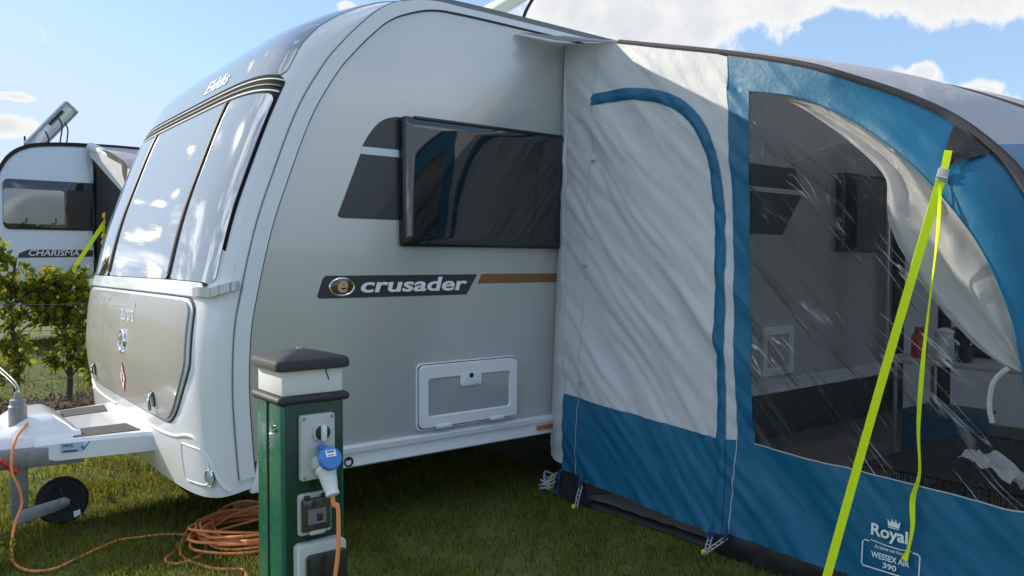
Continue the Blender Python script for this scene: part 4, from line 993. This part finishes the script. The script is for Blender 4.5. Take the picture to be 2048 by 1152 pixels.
logo.build('printed_logo',M['letter_white'],awn,fix=False,smooth=False)

# ground sheet and carpet inside
m=MB(); m.grid(lambda a,b:(XA+.055+(XE-XA-.1)*a,.92+2.5*b,.012+.006*noise.noise((a*30,b*20,3))),60,40)
tag(m.build('ground_sheet',M['groundsheet']),'dark groundsheet spread on the grass inside the awning','groundsheet')
m=MB(); m.grid(lambda a,b:(XA+.075+(2.6)*a,2.05+1.02*b,.026+.010*noise.noise((a*22,b*16,1))+.02*max(0,1-a*12)),60,30)
tag(m.build('carpet',M['carpet']),'striped brown and grey carpet showing under the lifted awning hem','carpet')

# guy strap
gs=thing('guy_strap','neon yellow guy strap stretched from the black awning corner down to the grass','strap',(2.55,1.52,0))
A_=aw(1.280,1.672,.03); B_=Vector((2.545,1.52,.0)); D_=(B_-A_)
def ribbon(pts,w,nrm,th=.0016):
    m=MB(); vs=[];n_=len(pts)
    for i,p in enumerate(pts):
        p=Vector(p);t=(Vector(pts[min(i+1,n_-1)])-Vector(pts[max(i-1,0)])).normalized(); nv=nrm(i/(n_-1)) if callable(nrm) else Vector(nrm); s=t.cross(nv).normalized(); nn=s.cross(t)
        ww=w(i/(n_-1)) if callable(w) else w
        vs+=[p-s*ww/2-nn*th,p+s*ww/2-nn*th,p+s*ww/2+nn*th,p-s*ww/2+nn*th]
    fs=[(i*4+k,i*4+(k+1)%4,(i+1)*4+(k+1)%4,(i+1)*4+k) for i in range(n_-1) for k in range(4)]+[(3,2,1,0),tuple((n_-1)*4+k for k in range(4))]
    m.add(vs,fs); return m
cn=(Vector((0,0,1.3))-A_).normalized()
bk=A_+D_*.032
ribbon([A_+Vector((.012,0,.035)),A_.lerp(bk,.3),bk],.026,cn).build('strap_head',M['strap'],gs)
ribbon([bk+D_*(i/24)*.968+Vector((-.012*math.sin(math.pi*i/24),0,0)) for i in range(25)],lambda t:.030,lambda t:(Vector((-.75,-.6,.3))+Vector((.35*math.sin(t*3),0,0)))).build('strap_web',M['strap'],gs)
bx_=D_.normalized(); by_=bx_.cross(cn).normalized(); bz_=by_.cross(bx_)
m=MB(); P8=[]
for a in (-.024,.024):
    for b in (-.018,.018):
        for c_ in (-.006,.006): P8.append(bk+bx_*a+by_*b+bz_*c_)
m.add(P8,[(0,1,3,2),(4,6,7,5),(0,4,5,1),(2,3,7,6),(0,2,6,4),(1,5,7,3)]); bu=m.build('buckle',M['ladder_grey'],gs,bevel=.004)
m=MB(); m.tube([bk+bx_*.012-by_*.017+bz_*.008,bk+bx_*.012+by_*.017+bz_*.008],.005,8); m.build('buckle_bar',M['chrome'],bu)
tl=bk+bx_*.03
ribbon(catmull([tl,(2.905,1.272,1.40),(2.885,1.285,1.18),(2.87,1.30,.95),(2.862,1.308,.72),(2.85,1.296,.56),(2.842,1.315,.46),(2.838,1.312,.36),(2.832,1.325,.27),(2.828,1.335,.238)],7),lambda t:.008+.010*t+.004*math.sin(t*21),lambda t:Vector((-.8*math.cos(.9*math.sin(t*9)),-.6,.0))+Vector((0,.9*math.sin(t*9),0))).build('strap_tail',M['strap'],gs)

# pegs
def peg(x,y,label,first=[None]):
    if first[0] is None:
        o=thing('tent_peg',label,'tent peg',(0,0,0),'tent pegs along the awning hem')
        m=MB(); m.tube(catmull([(0,0,-.10),(-.004,.002,.0),(-.012,.004,.03),(-.022,.002,.034),(-.028,0,.024)],5),.0035,8); m.build('peg_shaft',M['steel'],o)
        m=MB(); m.lathe((-.012,.003,.02),(-.2,0,1),[(0,.009),(.008,.011),(.016,.009),(.02,.005)],10); m.build('peg_head',M['strap'],o)
        first[0]=o
    else: o=copy_tree(first[0])
    o.location=(x,y,0); o.rotation_euler=(0,0,random.uniform(-.5,.5)); o['label']=label
peg(XA-.045,3.02,'tent peg holding the single ladder strap nearest the caravan'); peg(XA-.035,2.19,'tent peg under the pair of ladder straps below the zip flap'); peg(2.545,1.515,'tent peg at the foot of the long neon guy strap')
m=MB()
for k in range(5):
    pts=[]
    for i in range(14):
        a=i/13*5.4+k; r_=.035+.012*random.random(); pts.append((2.90+r_*math.cos(a)+.01*k,3.40+r_*math.sin(a)*.9,.02+.018*k+.01*math.sin(a*2+k)))
    m.tube(catmull(pts,3),.006,6)
tb=thing('storm_strap_bundle','small loose bundle of pale and yellow straps lying by the awning foot at the caravan','strap bundle',(2.9,3.40,0))
m.build('pale_strap',M['ladder_grey'],tb)
m=MB(); m.tube(catmull([(2.90,3.37,.05),(2.93,3.39,.075),(2.95,3.42,.06),(2.92,3.44,.03)],5),.007,6); m.build('yellow_strap',M['strap'],tb)

# things inside the awning
tbl=thing('camping_table','long pale camping table inside the awning behind the clear window','table',(5.15,1.9,0))
m=MB(); m.box(4.84,5.45,1.05,2.45,.690,.722); m.build('table_top',M['table_top'],tbl,bevel=.008)
for x in (4.89,5.40):
    for y in (1.12,2.38):
        m=MB(); m.tube([(x,y,.02),(x,y,.69)],.014,10); m.build('leg',M['steel'],tbl)
can=thing('red_canister','red canister standing at the end of the camping table','canister',(4.98,2.28,.722))
m=MB(); m.lathe((4.98,2.28,.723),(0,0,1),[(0,.042),(.005,.046),(.12,.046),(.14,.040),(.145,.03),(.16,.03),(.165,.025)],20); m.build('canister_body',M['red_plastic'],can)
m=MB(); m.lathe((4.98,2.28,.888),(0,0,1),[(0,.028),(.018,.028),(.02,.02)],16); m.build('canister_lid',M['red_plastic'],can)
jug=thing('white_jug','white lidded jug on the camping table beside a dark cup','jug',(4.95,2.12,.722))
m=MB(); m.lathe((4.95,2.12,.723),(0,0,1),[(0,.05),(.005,.058),(.10,.055),(.14,.048),(.16,.052),(.165,.045)],22); m.build('jug_body',M['plastic_white'],jug)
m=MB(); m.tube(catmull([(4.93,2.07,.85),(4.92,2.03,.83),(4.92,2.03,.77),(4.93,2.065,.755)],5),.009,8); m.build('handle',M['plastic_white'],jug)
m=MB(); m.lathe((4.95,2.12,.886),(0,0,1),[(0,.055),(.012,.055),(.02,.04),(.03,.012)],20); m.build('jug_lid',M['plastic_white'],jug)
cup=thing('dark_cup','dark cup with a pale stirring stick on the camping table','cup',(4.92,1.99,.722))
m=MB(); m.lathe((4.92,1.99,.723),(0,0,1),[(0,.035),(.005,.038),(.10,.042),(.10,.038),(.06,.036)],20); m.build('cup_body',M['dark_plastic'],cup)
m=MB(); m.tube([(4.92,1.99,.76),(4.93,1.93,.90)],.006,8); m.build('stick',M['table_top'],cup)
bxb=thing('black_cool_box','large black box with a lid standing on the camping table','box',(5.32,2.03,.722))
m=MB(); m.box(5.22,5.43,1.84,2.22,.723,.86); m.build('box_body',M['dark_plastic'],bxb,bevel=.02)
m=MB(); m.box(5.21,5.44,1.83,2.23,.862,.895); m.build('box_lid',M['black_gloss'],bxb,bevel=.012)
tub=thing('blue_storage_tub','dark blue storage tub under the camping table','tub',(5.15,2.2,0))
m=MB(); m.prism([(4.96,2.02,.02),(5.36,2.02,.02),(5.38,2.0,.36),(4.94,2.0,.36)],(0,.36,0)); m.build('tub_body',M['fab_blue'],tub,bevel=.01)
m=MB(); m.box(4.93,5.39,1.99,2.39,.361,.385); m.build('tub_lid',M['fab_blue'],tub,bevel=.008)
crt=thing('dog_crate','black wire dog crate behind the clear window near the awning front','dog crate',(3.5,1.28,.02))
cx0,cx1,cy0,cy1,cz0,cz1=3.03,3.98,.98,1.60,.03,.50
def wires(name,o,u,v,nu,nv):
    m=MB(); o,u,v=Vector(o),Vector(u),Vector(v)
    for i in range(nu+1): m.tube([o+u*(i/nu),o+u*(i/nu)+v],.0026 if 0<i<nu else .005,5)
    for j in range(nv+1): m.tube([o+v*(j/nv),o+v*(j/nv)+u],.0032 if 0<j<nv else .005,5)
    m.build(name,M['black_wire'],crt)
wires('top_panel',(cx0,cy0,cz1),(cx1-cx0,0,0),(0,cy1-cy0,0),36,6)
wires('wire_side',(cx0,cy0,cz0),(0,cy1-cy0,0),(0,0,cz1-cz0),24,5); wires('wire_side',(cx1,cy0,cz0),(0,cy1-cy0,0),(0,0,cz1-cz0),24,5)
wires('wire_side',(cx0,cy0,cz0),(cx1-cx0,0,0),(0,0,cz1-cz0),36,5); wires('wire_side',(cx0,cy1,cz0),(cx1-cx0,0,0),(0,0,cz1-cz0),36,5)
m=MB(); m.box(cx0+.01,cx1-.01,cy0+.01,cy1-.01,cz0,cz0+.02); m.build('tray',M['dark_plastic'],crt,bevel=.005)
m=MB()
bp=catmull([(3.42,1.36,.50),(3.34,1.28,.52),(3.24,1.17,.51),(3.12,1.06,.505)],8)
m.grid(lambda a,b:Vector(bp[int(a*(len(bp)-1))])+Vector(((b-.5)*.10,(b-.5)*-.05,.02+.035*noise.noise((a*5,b*4,2))+.018*math.sin(b*9))),len(bp)-1,10)
tag(m.build('carrier_bag',M['bag']),'crumpled white carrier bag lying on top of the dog crate','bag')

# ---------------------------------------------------------------- neighbouring pitch
NY=11.5
nb=thing('neighbour_caravan','pale blue-white caravan with a wide rounded window, parked beyond the hedge','caravan',(3.4,NY+1.1,.22))
nose=[(.86,.62),(.80,.9),(.79,1.3),(.83,1.75),(.92,2.2),(1.036,2.5),(1.142,2.655),(1.28,2.75),(1.45,2.80),(1.8,2.835),(2.3,2.85)]
np_=[(p.x,p.y) for p in catmull([(a,b,0) for a,b in nose],6)]
prof_=np_+[(6.6,2.84),(6.75,2.6),(6.8,.62)]
m=MB(); m.prism([(x,NY,z) for x,z in prof_],(0,2.2,0)); m.build('body',M['pale_paint'],nb,bevel=.03,ang=40)
m=MB(); vs=[];pf=np_+[(6.6,2.84)]
for i,(x,z) in enumerate(pf):
    a=pf[min(i+1,len(pf)-1)];b=pf[max(i-1,0)];dx,dz=a[0]-b[0],a[1]-b[1];l=math.hypot(dx,dz);nx,nz=-dz/l,dx/l
    vs+=[(x-nx*.035,NY-.012,z-nz*.035),(x+nx*.012,NY-.03,z+nz*.012),(x+nx*.012,NY+.05,z+nz*.012)]
m.add(vs,[(i*3+k,(i+1)*3+k,(i+1)*3+k+1,i*3+k+1) for i in range(len(pf)-1) for k in range(2)]); m.build('roof_rail',M['trim_dark'],nb)
m=MB(); m.prism([(1.59+x,NY-.001,2.035+z) for x,z in rrect(1.07,.62,.07)],(0,-.02,0)); w_=m.build('window',M['nb_window'],nb,bevel=.004)
m=MB(); m.prism([(1.39+x,NY-.0215,2.01+z) for x,z in rrect(.66,.43,.04)],(0,-.003,0)); m.build('pane',M['nb_pane'],w_)
m=MB(); m.prism([(1.87+x,NY-.0215,1.99+z) for x,z in rrect(.24,.50,.03)],(0,-.003,0)); m.build('curtain',M['curtain_dark'],w_)
for x in (1.30,1.62):
    m=MB(); m.tube([(x-.05,NY-.03,1.80),(x,NY-.03,1.815),(x,NY-.03,1.87)],.008,6); m.build('window_stay',M['trim_dark'],w_)
m=MB(); m.prism([(1.20,NY-.001,1.37),(2.07,NY-.001,1.39),(2.10,NY-.001,1.475),(1.32,NY-.001,1.475),(1.22,NY-.001,1.43)],(0,-.004,0)); g=m.build('name_stripe',M['decal_black'],nb)
text_mb('CHARISMA',.56,.075,lambda p:Vector((1.60+p[0],NY-.006-p[2],1.435+p[1])),bold=.012,shear=.2,depth=.003).build('lettering',M['letter_white'],g,fix=False,smooth=False)
m=MB(); m.box(.9,6.7,NY-.02,NY,.60,.68); m.build('skirt_rail',M['trim_white'],nb,bevel=.005)
for y in (NY+.1,NY+1.95):
    m=MB(); m.lathe((4.2,y,.52),(0,1,0),[(0,.2),(0,.28),(.03,.30),(.12,.30),(.15,.28),(.15,.2)],28); m.build('wheel',M['rubber'],nb)
m=MB(); m.prism([(.9,NY+.9,.50),(.9,NY+1.3,.50),(-.4,NY+1.12,.50),(-.4,NY+1.08,.50)],(0,0,.08)); m.build('drawbar',M['steel'],nb)
sp=thing('solar_panel','tilted solar panel on thin struts on the roof of the far caravan','solar panel',(1.75,12.3,2.86))
def so2(p): # tilted sheet
    c=Vector((1.72,12.35,3.16)); u=Vector((.50,.0,.62)).normalized(); v=Vector((.30,.95,.03)).normalized(); n_=u.cross(v)
    return c+u*p[0]+v*p[1]+n_*p[2]
m=MB(); m.prism([so2(p) for p in ((-.38,-.42,0),(.38,-.42,0),(.38,.42,0),(-.38,.42,0))],so2((0,0,.025))-so2((0,0,0))); m.build('panel_sheet',M['solar'],sp,bevel=.004)
m=MB()
for a,b in (((-.38,-.42,-.012),(.38,-.42,-.012)),((.38,-.42,-.012),(.38,.42,-.012)),((.38,.42,-.012),(-.38,.42,-.012)),((-.38,.42,-.012),(-.38,-.42,-.012))): m.tube([so2(a),so2(b)],.016,8)
m.build('panel_frame',M['steel'],sp)
for x,y in ((.15,-.2),(-.1,-.2),(.15,.25)):
    m=MB(); p=so2((x,y,-.02)); m.tube(catmull([p,(p.x+.04,p.y,p.z-.12),(p.x-.0,p.y,2.86)],4),.010,6); m.build('strut',M['dark_plastic'],sp)
m=MB(); m.prism([so2(p) for p in ((.0,-.3,-.03),(.26,-.3,-.03),(.26,-.2,-.03),(.0,-.2,-.03))],so2((0,0,.025))-so2((0,0,0))); m.build('hinge_bracket',M['dark_plastic'],sp)
m=MB(); m.tube([(1.38,12.2,2.83),(1.38,12.2,2.98)],.014,6); tag(m.build('roof_aerial',M['dark_plastic']),'short black stub aerial on the roof of the far caravan','aerial')
na=thing('neighbour_awning','pale grey awning with a rolled flap attached to the far caravan','awning',(2.6,10.8,.22))
m=MB()
def nr(a,b):
    x=2.03+3.8*b; y=11.48-2.1*a; z=2.83-.42*a-.75*a**3*a; return (x+.25*a*(1-b),y,z+.015*noise.noise((a*6,b*9,1)))
m.grid(nr,16,20); m.build('roof_panel',M['fab_roof'],na,ang=80)
m=MB()
def ns(a,b):
    y=11.49-2.1*a; zt=2.82-.42*a-.75*a**4; x=2.04+.25*a+.04*noise.noise((a*8,b*3,3)); return (x+.08*b*0,y,zt+(.25-zt)*b)
m.grid(ns,24,16); m.build('shaded_opening',M['black_cloth'],na,ang=80)  # black sheet standing in for the shade inside this awning
m=MB(); m.grid(lambda a,b:(2.02+.05*math.sin(b*3.1)-.06*a*math.sin(3.14*b),11.46-.14*a,2.55-1.2*b),6,16); m.build('edge_curtain',M['pale_paint'],na,ang=80)
m=MB(); m.tube(catmull([(2.02,11.40,2.80),(2.14,11.0,2.66),(2.24,10.6,2.46),(2.34,10.1,2.20)],10),lambda i:.060+.003*math.sin(i*1.9),12); m.build('rolled_flap',M['fab_grey'],na,ang=80)
m=MB(); m.grid(lambda a,b:(2.03+.25*a-.03,11.42-1.6*a,2.80-.48*a-(.10+.35*a)*b),12,5); m.build('valance',M['fab_grey'],na,ang=80)
g2=thing('neighbour_guy_strap','green guy strap with yellow pull tabs running from the far awning down into the hedge','strap',(1.5,11.2,.2))
a_=Vector((2.13,11.10,1.86)); b_=Vector((1.45,10.7,.85))
ribbon([a_.lerp(b_,i/8) for i in range(9)],.05,(-.3,-1,.2)).build('strap_web',M['strap'],g2)
m=MB()
for k in range(5): 
    m.ellipsoid((2.10-.012*k*(1 if k%2 else .4)+.02*(k%2),11.02,1.90-.085*k),.035,.02,.045,8,10)
m.build('pull_tabs',M['yellow_plastic'],g2)

# ---------------------------------------------------------------- hedge and wire fence
def leafface(mb,p,s,d,n):
    d=d.normalized(); w=d.cross(n).normalized(); n=w.cross(d)
    t=p+d*s; k=s*.34
    mb.add([p,p+d*s*.3+w*k*.9+n*k*.12,p+d*s*.65+w*k*.8+n*k*.05,t,p+d*s*.65-w*k*.8+n*k*.05,p+d*s*.3-w*k*.9+n*k*.12],[(0,1,2,3),(0,3,4,5)])
def rv(): 
    while True:
        v=Vector((random.uniform(-1,1),random.uniform(-1,1),random.uniform(-1,1)))
        if .05<v.length<1: return v.normalized()
def shrub(x,y,h,label,clumps,seed,dens=1.):
    random.seed(seed); z0=gz(x,y)
    o=thing('hedge_shrub',label,'shrub',(x,y,z0),'hedge shrubs between the two pitches')
    st=MB(); lf=MB(); ly=MB()
    trunk=catmull([(x,y,z0-.02),(x+.02,y+.01,z0+h*.3),(x-.02,y,z0+h*.6),(x+.03,y-.01,z0+h*.9)],5)
    st.tube(trunk,lambda i:.026*(1-i/len(trunk))+.005,8)
    for (dx,dy,dz,r) in clumps:
        c=Vector((x+dx,y+dy,z0+dz)); base=min(trunk,key=lambda p:(p-(c-Vector((0,0,.15)))).length)
        st.tube(catmull([base,base.lerp(c,.5)+Vector((random.uniform(-.05,.05),0,.04)),c],4),lambda i:.009-.0006*i,6)
        for k in range(int(13*dens)):
            d=rv(); e=c+d*r*random.uniform(.65,1.25)+Vector((0,0,.05*random.random())); mid=c.lerp(e,.5)+rv()*r*.15
            st.tube([c,mid,e],.0028,5,False)
            for j in range(9):
                p=mid.lerp(e,j/8) if j>2 else c.lerp(mid,j/3); s=random.uniform(.028,.086)
                leafface(ly if (random.random()<.12 or (j==8 and random.random()<.3)) else lf,p+rv()*.015,s,(d+rv()*1.1+Vector((0,0,-.1))),rv())
    st.build('stem',M['bark'],o); lf.build('foliage',M['leaf'],o,fix=False,smooth=False); ly.build('young_leaves',M['leaf_yellow'],o,fix=False,smooth=False)
shrub(.80,8.05,1.5,'tall yellow green hedge shrub at the left edge in front of the far caravan',[(-.05,0,.35,.12),(.2,.0,.80,.15),(.15,0,1.08,.14),(-.2,0,1.15,.16),(.3,0,1.1,.12),(-.10,0,.62,.16),(.05,.0,.85,.17),(-.12,.02,1.0,.20),(.10,-.02,1.08,.20),(-.05,.0,1.14,.14),(-.08,.0,1.34,.09),(-.14,0,1.46,.06),(.02,.05,.5,.10),(.22,0,1.05,.14),(.26,0,.92,.12)],11)
shrub(1.20,8.0,1.15,'round hedge shrub beside the caravan nose with lower leaf tufts on its stem',[(-.14,0,.98,.16),(-.2,0,.86,.14),(.16,0,.84,.15),(-.08,0,1.14,.13),(.0,.02,1.08,.17),(.12,0,.98,.17),(.04,-.02,.88,.17),(-.04,0,.78,.13),(.10,.0,.70,.12),(.02,.0,.55,.11),(.12,.02,.44,.10),(-.08,0,.40,.08),(.10,0,1.14,.12)],12)
shrub(1.50,8.08,1.15,'hedge shrub half hidden behind the caravan nose',[(0,0,1.0,.18),(-.08,0,.85,.18),(.05,0,.7,.18),(0,0,.5,.17),(-.06,0,.32,.12)],13)
shrub(.40,8.08,1.3,'hedge shrub just beyond the left edge of the photo',[(0,0,1.1,.2),(-.1,0,.85,.2),(.1,0,.8,.18),(0,0,.5,.17),(-.05,0,1.3,.16)],14)
wf_=thing('wire_fence','thin wire stock fence running along the hedge','fence',(1.1,7.82,0))
m=MB()
for z in (.12,.30,.50,.72,.95): m.tube([(-1.6+i*.3,7.82,z+gz(0,7.82)+.006*math.sin(i*1.7+z*9)) for i in range(22)],.0026,5)
for i in range(32): x=-1.55+i*.2; m.tube([(x,7.822,.05),(x+.01*math.sin(i),7.822,.96)],.0018,5)
m.build('wire_mesh',M['wire'],wf_)
for x in (-1.6,4.7):
    m=MB(); m.tube([(x,7.87,-.2),(x,7.87,1.15)],.04,12); m.build('fence_post',M['bark'],wf_)
# sprig at the lower left corner
random.seed(5); wd=thing('young_seedling','small yellow green seedling in the bottom left corner of the lawn','plant',(.315,3.90,0))
st=MB(); lf=MB()
for k in range(7):
    a=random.uniform(0,6.28); d=Vector((math.cos(a)*.5,math.sin(a)*.5,1)).normalized(); b=Vector((.315,3.90,0)); e=b+d*random.uniform(.07,.15)
    st.tube([b,b.lerp(e,.5)+Vector((0,0,.01)),e],.002,5)
    for j in range(7): leafface(lf,b.lerp(e,.35+.1*j),random.uniform(.025,.045),d+rv()*1.2,rv())
st.build('stem',M['leaf'],wd); lf.build('leaves',M['leaf_yellow'],wd,fix=False,smooth=False)
